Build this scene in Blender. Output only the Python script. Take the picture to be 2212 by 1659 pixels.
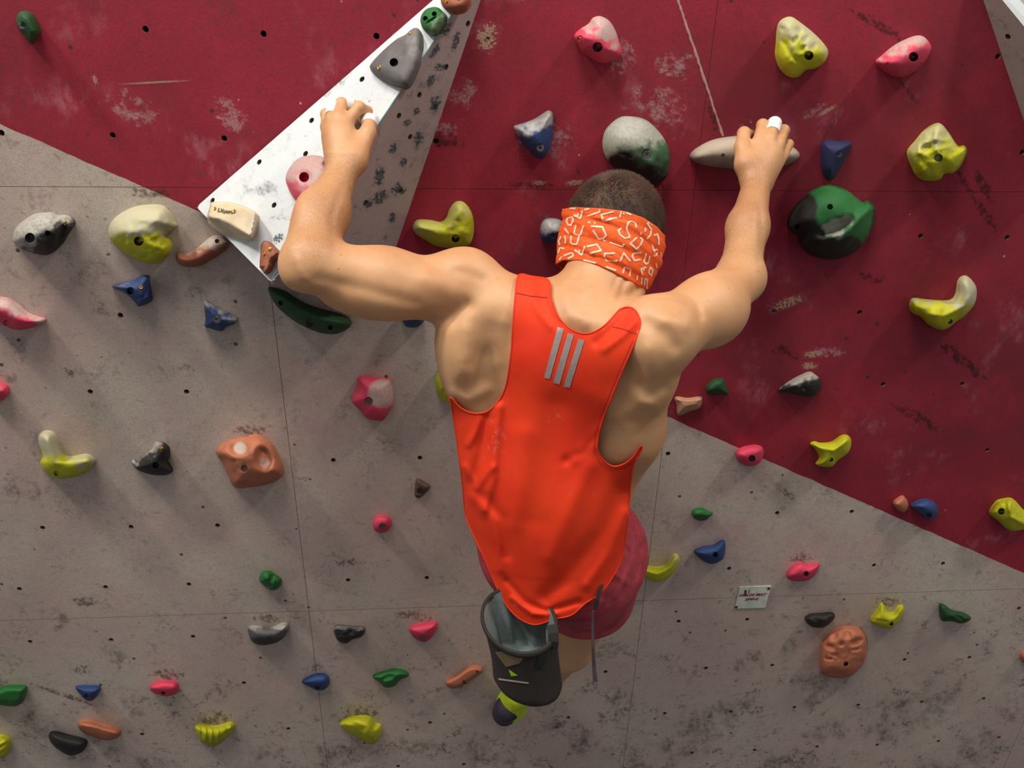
import bpy, bmesh, math, random
import numpy as np
from mathutils import Vector, Matrix, noise as mnoise
from mathutils.geometry import delaunay_2d_cdt
from mathutils.bvhtree import BVHTree

for _o in list(bpy.data.objects):
    bpy.data.objects.remove(_o, do_unlink=True)
scn = bpy.context.scene
COL = scn.collection
random.seed(7)
rng = np.random.default_rng(7)

# ---------------------------------------------------------------- camera
FPX, CXP, CYP = 1750.0, 1106.0, 829.5           # focal length and centre, in photo pixels
PITCH = math.radians(15.0)                       # the camera looks down a little
CAM = np.array([0.0, 0.0, 2.6])
RIGHT = np.array([1.0, 0, 0])
DOWN = np.array([0, -math.sin(PITCH), -math.cos(PITCH)])
FWD = np.array([0, math.cos(PITCH), -math.sin(PITCH)])
cam_data = bpy.data.cameras.new('camera')
cam_data.sensor_width = 36.0
cam_data.lens = 36.0 * FPX / 2212.0
cam_data.clip_start = 0.05
cam = bpy.data.objects.new('camera', cam_data)
COL.objects.link(cam)
cam.location = CAM.tolist()
cam.rotation_euler = (math.radians(90) - PITCH, 0, 0)
scn.camera = cam

# ---------------------------------------------------------------- light
w = bpy.data.worlds.new('gym_ambient')
scn.world = w
w.use_nodes = True
w.node_tree.nodes['Background'].inputs[0].default_value = (0.92, 0.90, 0.88, 1)
w.node_tree.nodes['Background'].inputs[1].default_value = 0.36

def toW(P):
    P = np.asarray(P, float)
    return CAM + P[..., 0:1] * RIGHT + P[..., 1:2] * DOWN + P[..., 2:3] * FWD

def lamp(name, loc, target, power, size, color, shape='DISK', size_y=None):
    d = bpy.data.lights.new(name, 'AREA')
    d.shape = shape; d.size = size
    if size_y: d.size_y = size_y
    d.energy = power; d.color = color
    o = bpy.data.objects.new(name, d)
    COL.objects.link(o)
    o.location = loc
    o.rotation_euler = (Vector(target) - Vector(loc)).to_track_quat('-Z', 'Y').to_euler()
    return o
# two ceiling floods that graze the wall from the left and from the right, one softer lamp behind the camera
lamp('ceiling_flood', (-2.1, 0.35, 5.3), (-0.2, 2.0, 2.2), 78, 0.40, (1.0, 0.92, 0.80))
lamp('ceiling_flood', (2.3, 0.25, 5.3), (0.4, 2.0, 2.2), 54, 0.40, (1.0, 0.92, 0.80))
lamp('ceiling_panel_lamp', (-0.5, -0.3, 5.4), (0.0, 1.6, 2.0), 78, 1.3, (1.0, 0.94, 0.85))

vs = scn.view_settings
vs.view_transform = 'Standard'
vs.look = 'None'
vs.gamma = 1.0
vs.use_curve_mapping = False
vs.exposure = 0.18

# ---------------------------------------------------------------- wall frame (fitted to the bolt grid), camera space
O = np.array([-1.2134, 0.0250, 1.7698])
U = np.array([0.9974, -0.0117, 0.0715]); U /= np.linalg.norm(U)
N = np.array([-0.0690, -0.4530, 0.8888]); N -= U * (N @ U); N /= np.linalg.norm(N)
V = np.cross(N, U)                                # down the wall

def ray(u, v):
    return np.stack([(np.asarray(u, float) - CXP) / FPX, (np.asarray(v, float) - CYP) / FPX, np.ones_like(np.asarray(u, float))], -1)
def S(u, v, Z):
    return np.array([(u - CXP) / FPX * Z, (v - CYP) / FPX * Z, Z])
class Plane:
    """p0 and n (n towards the room), camera space"""
    def __init__(self, p0, n, ux=None):
        self.p0 = np.asarray(p0, float); self.n = np.asarray(n, float) / np.linalg.norm(n)
        ux = U if ux is None else np.asarray(ux, float)
        ux = ux - self.n * (ux @ self.n); self.ux = ux / np.linalg.norm(ux)
        self.uy = np.cross(-self.n, self.ux)
    def hit(self, u, v, h=0.0):
        d = ray(u, v)
        h = np.asarray(h, float)
        t = (self.p0 @ self.n + h) / (d @ self.n)
        return d * t[..., None] if np.ndim(t) else d * t
    def to2(self, P):
        q = np.asarray(P) - self.p0
        return np.stack([q @ self.ux, q @ self.uy], -1)
    def to3(self, q, h=0.0):
        q = np.asarray(q, float)
        return self.p0 + q[..., 0:1] * self.ux + q[..., 1:2] * self.uy + self.n * np.asarray(h, float)[..., None]
WALL = Plane(O, -N)
def wallp(s, t, h=0.0):
    return O + s * U + t * V - h * N

# ---------------------------------------------------------------- object helpers
def mk(name, verts, faces, mat, parent=None, smooth=True, cam_space=True, mats=None, midx=None, attr=None, origin=None):
    verts = np.asarray(verts, float)
    if cam_space: verts = toW(verts)
    c = verts.mean(0) if origin is None else np.asarray(origin, float)
    me = bpy.data.meshes.new(name)
    me.from_pydata((verts - c).tolist(), [], [tuple(int(i) for i in f) for f in faces])
    for m in (mats or [mat]): me.materials.append(m)
    if midx is not None: me.polygons.foreach_set('material_index', np.asarray(midx, np.int32))
    if smooth: me.polygons.foreach_set('use_smooth', np.ones(len(me.polygons), bool))
    if attr:
        for k, a in attr.items():
            at = me.attributes.new(k, 'FLOAT', 'POINT')
            at.data.foreach_set('value', np.asarray(a, np.float32))
    me.update()
    o = bpy.data.objects.new(name, me)
    COL.objects.link(o)
    o.location = c.tolist()
    if parent is not None: child(o, parent)
    return o
def child(o, parent):
    o.parent = parent
    o.matrix_parent_inverse = Matrix.Translation(-Vector(world_loc(parent)))
def world_loc(o):
    l = Vector(o.location)
    while o.parent is not None:
        l = Vector(o.location); break
    return l
def tag(o, label=None, cat=None, group=None, kind=None):
    if label: o['label'] = label
    if cat: o['category'] = cat
    if group: o['group'] = group
    if kind: o['kind'] = kind
    return o
def empty(name, loc):
    o = bpy.data.objects.new(name, None)
    COL.objects.link(o); o.location = loc; o.empty_display_size = .05
    return o
def orient(o, normal_cam, up_cam=None):
    n = Vector((toW(np.asarray(normal_cam)) - CAM).tolist())
    o.rotation_euler = n.to_track_quat('Z', 'Y').to_euler()

# ---------------------------------------------------------------- materials
def new_mat(name):
    m = bpy.data.materials.new(name); m.use_nodes = True
    nt = m.node_tree
    b = nt.nodes['Principled BSDF']
    return m, nt, b
def srgb(r, g, b):
    f = lambda c: c / 12.92 if c <= .04045 else ((c + .055) / 1.055) ** 2.4
    return (f(r / 255), f(g / 255), f(b / 255), 1)
class NB:
    """small node builder"""
    def __init__(self, nt): self.nt = nt; self.co = None
    def n(self, t, **kw):
        x = self.nt.nodes.new(t)
        for k, v in kw.items(): setattr(x, k, v)
        return x
    def l(self, a, b): self.nt.links.new(a, b)
    def coord(self):
        if self.co is None: self.co = self.n('ShaderNodeTexCoord').outputs['Object']
        return self.co
    def mapped(self, scale=(1, 1, 1), rot=(0, 0, 0), loc=(0, 0, 0)):
        m = self.n('ShaderNodeMapping'); self.l(self.coord(), m.inputs[0])
        m.inputs['Scale'].default_value = scale; m.inputs['Rotation'].default_value = rot; m.inputs['Location'].default_value = loc
        return m.outputs[0]
    def noise(self, scale, detail=4, rough=.55, vec=None, dist=0):
        x = self.n('ShaderNodeTexNoise'); self.l(vec or self.coord(), x.inputs['Vector'])
        x.inputs['Scale'].default_value = scale; x.inputs['Detail'].default_value = detail
        x.inputs['Roughness'].default_value = rough; x.inputs['Distortion'].default_value = dist
        return x.outputs['Fac']
    def voro(self, scale, vec=None, rnd=1.0, feature='F1'):
        x = self.n('ShaderNodeTexVoronoi', feature=feature); self.l(vec or self.coord(), x.inputs['Vector'])
        x.inputs['Scale'].default_value = scale; x.inputs['Randomness'].default_value = rnd
        return x.outputs['Distance']
    def ramp(self, fac, a, b, lo=0.0, hi=1.0):
        x = self.n('ShaderNodeMapRange', interpolation_type='SMOOTHSTEP'); self.l(fac, x.inputs[0])
        x.inputs[1].default_value = a; x.inputs[2].default_value = b; x.inputs[3].default_value = lo; x.inputs[4].default_value = hi
        return x.outputs[0]
    def math(self, op, a, b=None):
        x = self.n('ShaderNodeMath', operation=op)
        for i, q in enumerate((a, b)):
            if q is None: continue
            if isinstance(q, (int, float)): x.inputs[i].default_value = q
            else: self.l(q, x.inputs[i])
        x.use_clamp = op in ('MULTIPLY', 'ADD', 'SUBTRACT')
        return x.outputs[0]
    def mix(self, fac, a, b):
        x = self.n('ShaderNodeMix', data_type='RGBA')
        if isinstance(fac, (int, float)): x.inputs[0].default_value = fac
        else: self.l(fac, x.inputs[0])
        for i, q in ((6, a), (7, b)):
            if isinstance(q, tuple): x.inputs[i].default_value = q
            else: self.l(q, x.inputs[i])
        return x.outputs[2]
    def bump(self, h, strength=.2, dist=.002):
        x = self.n('ShaderNodeBump'); self.l(h, x.inputs['Height'])
        x.inputs['Strength'].default_value = strength; x.inputs['Distance'].default_value = dist
        return x.outputs[0]
    def attr(self, name):
        x = self.n('ShaderNodeAttribute', attribute_name=name); return x.outputs['Fac']

def plain(name, col, rough=.6, metal=0.0, grain=0.0, gscale=300):
    m, nt, b = new_mat(name); nb = NB(nt)
    n1 = nb.noise(gscale * .2, 3)
    c = nb.mix(nb.ramp(n1, .3, .7), col, tuple(min(1, x * .8) for x in col[:3]) + (1,))
    nb.l(c, b.inputs['Base Color'])
    b.inputs['Roughness'].default_value = rough; b.inputs['Metallic'].default_value = metal
    if grain: nb.l(nb.bump(nb.noise(gscale, 3), grain, .001), b.inputs['Normal'])
    return m

HOLD_MATS = {}
def hold_mat(key, col, rough=.72, grain=.35):
    """coloured resin with worn-in chalk; the chalk amount of a hold is a point attribute"""
    if key in HOLD_MATS: return HOLD_MATS[key]
    m, nt, b = new_mat('resin_' + key); nb = NB(nt)
    n1 = nb.noise(28, 5); n2 = nb.noise(160, 3)
    c0 = nb.mix(nb.ramp(n1, .35, .7, 0, .5), col, tuple(x * .62 for x in col[:3]) + (1,))
    ch = nb.math('ADD', nb.attr('chalk'), nb.math('MULTIPLY', nb.math('SUBTRACT', n1, .5), .5))
    ch2 = nb.math('MULTIPLY', nb.ramp(ch, .25, .8, 0, .86), nb.ramp(n2, .2, .62, .55, 1))
    c1 = nb.mix(ch2, c0, srgb(172, 168, 160))
    dark_mix = nb.math('MULTIPLY', nb.attr('rubber_shade'), nb.ramp(n1, .3, .6, .45, 1))  # near-black mix: rubber, the jug's black texture, the sloper's painted shade
    c2 = nb.mix(dark_mix, c1, srgb(15, 15, 15))
    nb.l(c2, b.inputs['Base Color'])
    b.inputs['Roughness'].default_value = rough
    nb.l(nb.bump(nb.noise(420, 3), grain, .0012), b.inputs['Normal'])
    HOLD_MATS[key] = m
    return m

def wall_mat(name, base, base2, chalk, chips, dirt_low, blot, grain=1.0):
    m, nt, b = new_mat(name); nb = NB(nt)
    geo = nb.n('ShaderNodeNewGeometry').outputs['Position']; nb.co = geo
    big = nb.noise(1.6, 4); mid = nb.noise(6.5, 5, .6); fine = nb.noise(45, 5, .65); vfine = nb.noise(260, 3, .7)
    c = nb.mix(nb.ramp(big, .35, .68), base, base2)
    c = nb.mix(nb.ramp(nb.noise(4.3, 4, .6), .40, .66, 0, .75), c, blot)
    c = nb.mix(nb.ramp(fine, .45, .75, 0, .35 * grain), c, tuple(x * .6 for x in base[:3]) + (1,))
    c = nb.mix(nb.ramp(vfine, .35, .75, 0, .55 * grain), c, tuple(x * .5 for x in base[:3]) + (1,))
    # chalk smears in a few worn places
    sm = nb.math('MULTIPLY', nb.ramp(mid, .55, .74), nb.ramp(nb.noise(30, 5, .7, nb.mapped2((1, 1, .45))), .42, .66))
    c = nb.mix(nb.math('MULTIPLY', sm, chalk[1]), c, chalk[0])
    # rubber marks: small scattered smudges, more of them low down where shoes scrape
    sep = nb.n('ShaderNodeSeparateXYZ'); nb.l(geo, sep.inputs[0])
    low = nb.ramp(sep.outputs[2], 1.75, .85, dirt_low[0], dirt_low[1])
    rb = nb.math('MULTIPLY', nb.ramp(nb.noise(14, 6, .75, dist=.8), .50, .66), nb.ramp(nb.noise(75, 4, .7), .45, .6))
    rb2 = nb.math('MULTIPLY', nb.ramp(nb.noise(9, 5, .8, nb.mapped2((1.6, 1, 4.5), (0, .6, 0)), dist=1.2), .58, .72), .8)
    rb = nb.math('MULTIPLY', nb.math('ADD', rb, rb2), low)
    c = nb.mix(nb.math('MULTIPLY', rb, .75), c, srgb(44, 38, 35))
    # chipped specks and old screw holes
    vd = nb.voro(16); vsel = nb.noise(23, 2)
    spk = nb.math('MULTIPLY', nb.ramp(vd, .085, .05), nb.ramp(vsel, .44, .48))
    c = nb.mix(nb.math('MULTIPLY', spk, .85), c, srgb(40, 30, 26))
    vd2 = nb.voro(24); ring = nb.math('MULTIPLY', nb.ramp(vd2, .075, .045), nb.ramp(nb.noise(4, 3), .55, .62))
    c = nb.mix(nb.math('MULTIPLY', ring, chips[1]), c, chips[0])
    nb.l(c, b.inputs['Base Color'])
    b.inputs['Roughness'].default_value = .78
    nb.l(nb.bump(nb.noise(150, 5, .7), .22, .0015), b.inputs['Normal'])
    return m
def _mapped2(self, scale, rot=(0, 0, 0)):
    m = self.n('ShaderNodeMapping'); self.l(self.co, m.inputs[0])
    m.inputs['Scale'].default_value = scale; m.inputs['Rotation'].default_value = rot
    return m.outputs[0]
NB.mapped2 = _mapped2

M_RED = wall_mat('red_wall_paint', srgb(140, 19, 46), srgb(108, 14, 35), (srgb(190, 130, 145), .42), (srgb(196, 150, 110), .75), (.45, .6), srgb(152, 24, 50))
M_GREY = wall_mat('grey_wall_paint', srgb(184, 173, 163), srgb(168, 150, 142), (srgb(186, 180, 174), .35), (srgb(70, 56, 46), .6), (.45, 1.0), srgb(178, 154, 148))
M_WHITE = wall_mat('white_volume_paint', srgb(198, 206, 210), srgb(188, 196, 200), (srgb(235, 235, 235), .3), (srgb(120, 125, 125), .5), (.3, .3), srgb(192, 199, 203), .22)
M_MAUVE = wall_mat('volume_paint_with_shade', srgb(168, 152, 150), srgb(156, 140, 138), (srgb(186, 180, 174), .3), (srgb(45, 52, 58), .9), (.7, .7), srgb(150, 136, 136), .6)  # the white volume's side in shade: its darkness is mixed into this mauve
M_PLY = plain('birch_ply_edge', srgb(120, 92, 66), .8)
M_DARK = plain('dark_hole_steel', srgb(38, 34, 32), .7)
M_TNUT = plain('zinc_thread', srgb(60, 54, 48), .5, .4)
M_STEEL = plain('bolt_steel', srgb(120, 118, 112), .45, .6)
M_BLACKBOLT = plain('black_bolt_steel', srgb(34, 33, 34), .5, .3)
M_GOLD = plain('brass_screw', srgb(214, 168, 52), .35, .75)

# ---------------------------------------------------------------- flat boards with drilled holes
def inpoly(px, py, poly):
    poly = np.asarray(poly, float); x, y = np.asarray(px, float), np.asarray(py, float)
    r = np.zeros(x.shape, bool); j = len(poly) - 1
    for i in range(len(poly)):
        xi, yi = poly[i]; xj, yj = poly[j]
        c = ((yi > y) != (yj > y)) & (x < (xj - xi) * (y - yi) / (yj - yi + 1e-30) + xi)
        r ^= c; j = i
    return r
def board(name, plane, poly2, holes2, mat, parent, thick=.018, split=None, mats=None, rad=.0058):
    """flat board: outline poly2 in plane coords, round holes drilled through, optional paint line (a, b, c): ax+by<c takes mats[1]"""
    pts = [Vector(p) for p in poly2]; n0 = len(pts)
    edges = [(i, (i + 1) % n0) for i in range(n0)]
    K = 12
    for h in holes2:
        b0 = len(pts)
        for k in range(K):
            a = 2 * math.pi * k / K
            pts.append(Vector((h[0] + rad * math.cos(a), h[1] + rad * math.sin(a))))
        edges += [(b0 + k, b0 + (k + 1) % K) for k in range(K)]
    if split is not None:
        b0 = len(pts)
        pts += [Vector(p) for p in split[0]]
        edges += [(b0 + i, b0 + i + 1) for i in range(len(split[0]) - 1)]
    vv, ee, ff, *_ = delaunay_2d_cdt(pts, edges, [], 0, 1e-6)
    vv = np.array([(p.x, p.y) for p in vv])
    cen = np.array([vv[list(f)].mean(0) for f in ff])
    keep = inpoly(cen[:, 0], cen[:, 1], poly2)
    for h in holes2:
        keep &= (np.hypot(cen[:, 0] - h[0], cen[:, 1] - h[1]) > rad * .93)
    fs = [f for f, k in zip(ff, keep) if k]; cen = cen[keep]
    V3 = plane.to3(vv)
    # orient faces towards the room
    out = []
    for f in fs:
        a, b, c = V3[f[0]], V3[f[1]], V3[f[2]]
        out.append(f if np.cross(b - a, c - a) @ plane.n > 0 else f[::-1])
    midx = [0] * len(out)
    if split is not None: midx = [1 if split[1](p) else 0 for p in cen]
    # edge band
    nv = len(V3)
    ring = np.array([plane.to3(np.array(p)) for p in poly2])
    back = np.array([plane.to3(np.array(p), -thick) for p in poly2])
    V3 = np.concatenate([V3, ring, back])
    for i in range(n0):
        j = (i + 1) % n0
        out.append((nv + i, nv + j, nv + n0 + j, nv + n0 + i)); midx.append(len(mats or [0]))
    o = mk(name, V3, out, mat, parent, smooth=False, mats=(mats or [mat]) + [M_PLY], midx=midx)
    return o
def ring_mesh(name, prof, seg, mats, midx=None):
    """lathe about local z: prof [(r, z)]"""
    vs_, fs_ = [], []
    for r, z in prof:
        for k in range(seg):
            a = 2 * math.pi * k / seg
            vs_.append((r * math.cos(a), r * math.sin(a), z))
    for i in range(len(prof) - 1):
        for k in range(seg):
            j = (k + 1) % seg
            fs_.append((i * seg + k, i * seg + j, (i + 1) * seg + j, (i + 1) * seg + k))
    fs_.append(tuple((len(prof) - 1) * seg + k for k in range(seg)))
    me = bpy.data.meshes.new(name); me.from_pydata(vs_, [], fs_)
    for m in mats: me.materials.append(m)
    if midx: me.polygons.foreach_set('material_index', np.array([midx[min(i // seg, len(midx) - 1)] for i in range(len(fs_))], np.int32))
    me.update(); return me
ME_NUT = ring_mesh('threaded_bolt_hole', [(.0058, .0), (.0058, -.020), (.0046, -.021), (.0046, -.034)], 12, [M_PLY, M_TNUT, M_DARK], [0, 1, 2])
ME_BOLT = ring_mesh('hold_bolt', [(1.0, 0), (1.0, .16), (.92, .22), (.60, .22), (.54, .10), (.50, .10), (.44, .16), (.30, .16), (.27, -.25)], 14, [M_STEEL])
ME_BBOLT = ring_mesh('hold_bolt_dark', [(1.0, 0), (1.0, .16), (.92, .22), (.60, .22), (.54, .10), (.50, .10), (.44, .16), (.30, .16), (.27, -.25)], 14, [M_BLACKBOLT])
ME_SCREW = ring_mesh('set_screw', [(1.0, 0), (.98, .12), (.85, .25), (.45, .10), (.38, .10), (.30, -.3)], 10, [M_GOLD])
def place(name, me, p_cam, n_cam, scale, parent):
    o = bpy.data.objects.new(name, me); COL.objects.link(o)
    o.location = toW(np.asarray(p_cam)).tolist(); orient(o, n_cam); o.scale = (scale,) * 3
    child(o, parent); return o
# ================================================================ the wall
root_wall = mk('wall_back', [wallp(a, b, -.06) for a, b in ((-2.0, -2.3), (4.1, -2.3), (4.1, 2.14), (-2.0, 2.14))], [(0, 3, 2, 1)], M_PLY, smooth=False)
tag(root_wall, kind='structure')
NUTS = [(314,63),(569,73),(813,78),(243,292),(484,299),(942,305),(3,287),(260,681),(195,846),(403,846),(92,1140),(283,1138),(470,1135),
 (720,994),(907,989),(42,1272),(228,1268),(408,1262),(752,1253),(922,1248),(1443,980),(65,1386),(240,1382),(417,1375),(527,1475),
 (623,1574),(929,1561),(307,1586),(1679,1108),(1840,1105),(1575,1228),(1888,1221),(2037,1217),(1466,1342),(1614,1338),(2201,1314),
 (1525,1443),(1668,1437),(1954,1425),(2094,1420),(1579,1537),(1716,1528),(1854,1523),(1991,1516),(2125,1509),(1630,1620),(1765,1613),
 (1895,1609),(2027,1601),(2158,1593),(1673,671),(1857,675),(1989,510),(2176,513),(1908,830),(2079,829),(1308,1451),(1228,1550),(1436,1541),
 (1495,1626),(1002,1651),(860,1655),(2133,972),(2209,329),(2156,122),(1052,85)]
nut2 = [WALL.to2(WALL.hit(u, v)) for u, v in NUTS]
# paint line: red above, grey below, straight across the whole wall, slightly ragged
A_ = WALL.to2(WALL.hit(0., 268.)); B_ = WALL.to2(WALL.hit(2212., 1238.))
dirL = (B_ - A_) / np.linalg.norm(B_ - A_); nrmL = np.array([-dirL[1], dirL[0]])
def line_at(s, t): return (np.array([s, t]) - A_) @ nrmL
SS = [-2.0, -.55, .70, 1.585, 2.83, 4.1]; TT = [-2.3, -1.56, -.457, .645, 1.75, 2.14]
GAP = .0005
for i, j in [(i, j) for i in range(len(SS) - 1) for j in range(len(TT) - 1)]:
    if True:
        if j < 2 and i == 2: continue           # the upper boards run on past this joint
        a, b, c, d = SS[i] + GAP, SS[i + 2 if (j < 2 and i == 1) else i + 1] - GAP, TT[j] + GAP, TT[j + 1] - GAP
        poly = [(a, c), (b, c), (b, d), (a, d)]
        hs = [h for h in nut2 if a + .007 < h[0] < b - .007 and c + .007 < h[1] < d - .007]
        # portion of the paint line inside this board
        ts = np.arange(-3.5, 5.5, .012)
        pl = A_[None] + ts[:, None] * dirL
        rag = np.array([.0022 * mnoise.noise(Vector((x * 22, 0, 0))) + .0016 * mnoise.noise(Vector((x * 75, 5, 0))) for x in ts])
        pl = pl + rag[:, None] * nrmL
        ins = (pl[:, 0] > a + .002) & (pl[:, 0] < b - .002) & (pl[:, 1] > c + .002) & (pl[:, 1] < d - .002)
        sp = None
        side = lambda p: line_at(p[0], p[1]) > 0
        if ins.any():
            q = pl[ins]; q = [tuple(q[0] - dirL * .2)] + [tuple(x) for x in q] + [tuple(q[-1] + dirL * .2)]
            sp = (q, side)
        else:
            sp = ([(a + .01, c + .01), (a + .02, c + .01)], side)
        # keep the constraint line inside the board
        if ins.any():
            q = []
            for x, y in sp[0]:
                q.append((x, y))
            def clip(p, r):
                p = np.array(p); r = np.array(r); t = 1.0
                for k, lo, hi in ((0, a, b), (1, c, d)):
                    dd = r[k] - p[k]
                    if dd > 0: t = min(t, (hi - p[k]) / dd)
                    elif dd < 0: t = min(t, (lo - p[k]) / dd)
                return tuple(p + (r - p) * t * .9999)
            q[0] = clip(q[1], q[0]); q[-1] = clip(q[-2], q[-1])
            sp = (q, side)
        p = board('wall_panel', WALL, poly, hs, M_RED, root_wall, split=sp, mats=[M_RED, M_GREY])
        for h in hs:
            place('bolt_hole', ME_NUT, WALL.to3(np.array(h)), WALL.n, 1.0, p)

# old filler bead running down the red panel
def strip(name, pts_px, width_px, h, mat, parent, plane=WALL):
    pts_px = np.array(pts_px, float)
    P = []
    for i, (u, v) in enumerate(pts_px):
        wpx = width_px * (.6 + .5 * random.random())
        d = pts_px[min(i + 1, len(pts_px) - 1)] - pts_px[max(i - 1, 0)]; d /= np.linalg.norm(d)
        nn = np.array([-d[1], d[0]]) * wpx / 2
        for k, hh in ((-1, .0002), (0, h), (1, .0002)):
            P.append(plane.hit(u + nn[0] * k, v + nn[1] * k, hh))
    F = []
    for i in range(len(pts_px) - 1):
        F += [(3 * i, 3 * i + 1, 3 * i + 4, 3 * i + 3), (3 * i + 1, 3 * i + 2, 3 * i + 5, 3 * i + 4)]
    return mk(name, P, F, mat, parent)
M_FILL = plain('pale_filler', srgb(176, 140, 128), .85)
key = [(1462, -6), (1473, 24), (1487, 68), (1502, 112), (1518, 160), (1533, 205), (1546, 246), (1556, 275), (1563, 298)]
pp = []
for (a, b) in zip(key[:-1], key[1:]):
    for k in range(6): pp.append((a[0] + (b[0] - a[0]) * k / 6 + random.uniform(-.8, .8), a[1] + (b[1] - a[1]) * k / 6))
strip('filler_bead', pp, 6.0, .0012, M_FILL, root_wall)

# floor of crash mats
M_MAT = plain('grey_mat_vinyl', srgb(70, 72, 78), .6, 0, .2, 200)
fl = mk('floor', [(-4, -3, 0), (5, -3, 0), (5, 3.4, 0), (-4, 3.4, 0)], [(0, 1, 2, 3)], M_MAT, smooth=False, cam_space=False)
tag(fl, kind='structure')

# ================================================================ volumes
def hp(u, v, h): return WALL.hit(float(u), float(v), h)
# white pyramid: A, C, B lie on the wall, the low end P of the ridge stands proud
PA, PB, PC, PP = hp(424, 447, .004), hp(822, 632, .0), hp(1082, -128, .0), hp(588, 612, .23)
vol = empty('wall_volume', toW((PA + PB + PC) / 3).tolist())
tag(vol, 'large white pyramid volume with mauve shaded side bolted across red and grey wall', 'wall volume')
def face_plane(a, b, c):
    n = np.cross(b - a, c - a); n /= np.linalg.norm(n)
    if n @ a > 0: n = -n            # towards the camera
    return Plane(a, n)
F_WHITE = face_plane(PA, PP, PC); F_SIDE = face_plane(PP, PB, PC)
def to2s(pl, pts): return [tuple(pl.to2(p)) for p in pts]
def roundpoly(q, r, k=5):
    q = [np.array(x) for x in q]; out = []
    for i in range(len(q)):
        a, b, c = q[i - 1], q[i], q[(i + 1) % len(q)]
        d1 = (a - b) / np.linalg.norm(a - b); d2 = (c - b) / np.linalg.norm(c - b)
        p1, p2 = b + d1 * r, b + d2 * r
        for t in np.linspace(0, 1, k): out.append(tuple((1 - t) ** 2 * p1 + 2 * t * (1 - t) * b + t * t * p2))
    return out
hw = [(782,171),(673,260),(560,350),(592,443),(660,332),(459,433),(695,190)]
hsd = [(940,231),(866,412),(964,145),(1011,51),(790,438),(886,296),(906,205),(862,250)]
hw2 = [F_WHITE.to2(F_WHITE.hit(float(u), float(v))) for u, v in hw]
hs2 = [F_SIDE.to2(F_SIDE.hit(float(u), float(v))) for u, v in hsd]
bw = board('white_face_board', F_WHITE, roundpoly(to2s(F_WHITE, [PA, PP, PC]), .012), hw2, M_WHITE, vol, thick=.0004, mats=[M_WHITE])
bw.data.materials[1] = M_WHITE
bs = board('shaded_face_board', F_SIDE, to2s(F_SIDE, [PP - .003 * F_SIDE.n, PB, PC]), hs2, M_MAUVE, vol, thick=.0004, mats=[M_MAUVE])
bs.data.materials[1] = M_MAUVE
for pl, hh, par in ((F_WHITE, hw2, bw), (F_SIDE, hs2, bs)):
    for h in hh: place('bolt_hole', ME_NUT, pl.to3(np.array(h)), pl.n, 1.0, par)
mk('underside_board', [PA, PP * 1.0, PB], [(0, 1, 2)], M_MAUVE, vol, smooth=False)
# worn blue-green arris along the ridge
M_ARRIS = plain('worn_teal_edge', srgb(128, 158, 160), .8, 0, .3, 120)
q = []
for t in np.linspace(.02, .97, 40):
    p = PP + (PC - PP) * t
    wd = .0026 + .0016 * mnoise.noise(Vector((t * 30, 3, 1)))
    e = (PC - PP) / np.linalg.norm(PC - PP)
    a = np.cross(F_WHITE.n, e); a = a if a @ (PA - PP) > 0 else -a
    b = np.cross(F_SIDE.n, e); b = b if b @ (PB - PP) > 0 else -b
    mid = (F_WHITE.n + F_SIDE.n); mid /= np.linalg.norm(mid)
    q += [p + a * wd * .5 + F_WHITE.n * .0008, p + mid * .0012, p + b * wd * .8 + F_SIDE.n * .0008]
mk('ridge_edge', q, [f for i in range(39) for f in ((3*i, 3*i+1, 3*i+4, 3*i+3), (3*i+1, 3*i+2, 3*i+5, 3*i+4))], M_ARRIS, vol, smooth=False)

# second volume cut by the top right corner of the picture
QT, QB, QP = hp(2096, -84, 0), hp(2262, 411, 0), hp(2371, 250, .15)
QT2, QP2, QR = hp(2130, -86, .004), hp(2404, 236, .155), hp(2700, -60, 0)
vol2 = empty('wall_volume', toW((QT + QB + QR) / 3).tolist())
tag(vol2, 'mauve grey volume with white painted ridge near the pink hold with chalked top edge', 'wall volume')
G1 = face_plane(QT, QB, QP)
h2 = [G1.to2(G1.hit(2177., 79.))]
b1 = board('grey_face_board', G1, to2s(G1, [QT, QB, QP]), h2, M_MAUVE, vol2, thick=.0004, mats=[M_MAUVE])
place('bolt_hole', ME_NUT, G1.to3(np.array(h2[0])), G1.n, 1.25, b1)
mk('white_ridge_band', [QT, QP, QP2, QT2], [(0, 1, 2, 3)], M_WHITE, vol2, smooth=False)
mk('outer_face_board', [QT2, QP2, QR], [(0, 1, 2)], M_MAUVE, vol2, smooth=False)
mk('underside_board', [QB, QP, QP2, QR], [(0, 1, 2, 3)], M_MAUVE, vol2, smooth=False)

# ---- scuffs, chalk smears and stains on the paint: thin irregular films
def film_mat(name, col, edge=.55, a=6, dens=.8):
    m, nt, b = new_mat(name); nb = NB(nt)
    cx = nb.n('ShaderNodeCombineXYZ'); nb.l(nb.attr('fu'), cx.inputs[0]); nb.l(nb.attr('fv'), cx.inputs[1]); nb.l(nb.attr('fs'), cx.inputs[2])
    nz_ = nb.noise(a, 6, .72, cx.outputs[0]); n2 = nb.noise(a * 6, 4, .7, cx.outputs[0])
    f = nb.math('SUBTRACT', nb.math('ADD', nb.attr('fr'), .30), nb.ramp(nz_, .25, .75, 0, 1.45))
    al = nb.math('MULTIPLY', nb.ramp(f, -.05, edge, 0, dens), nb.ramp(n2, .35, .6, .25, 1))
    b.inputs['Base Color'].default_value = col; b.inputs['Roughness'].default_value = .9
    nb.l(al, b.inputs['Alpha'])
    return m
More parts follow.
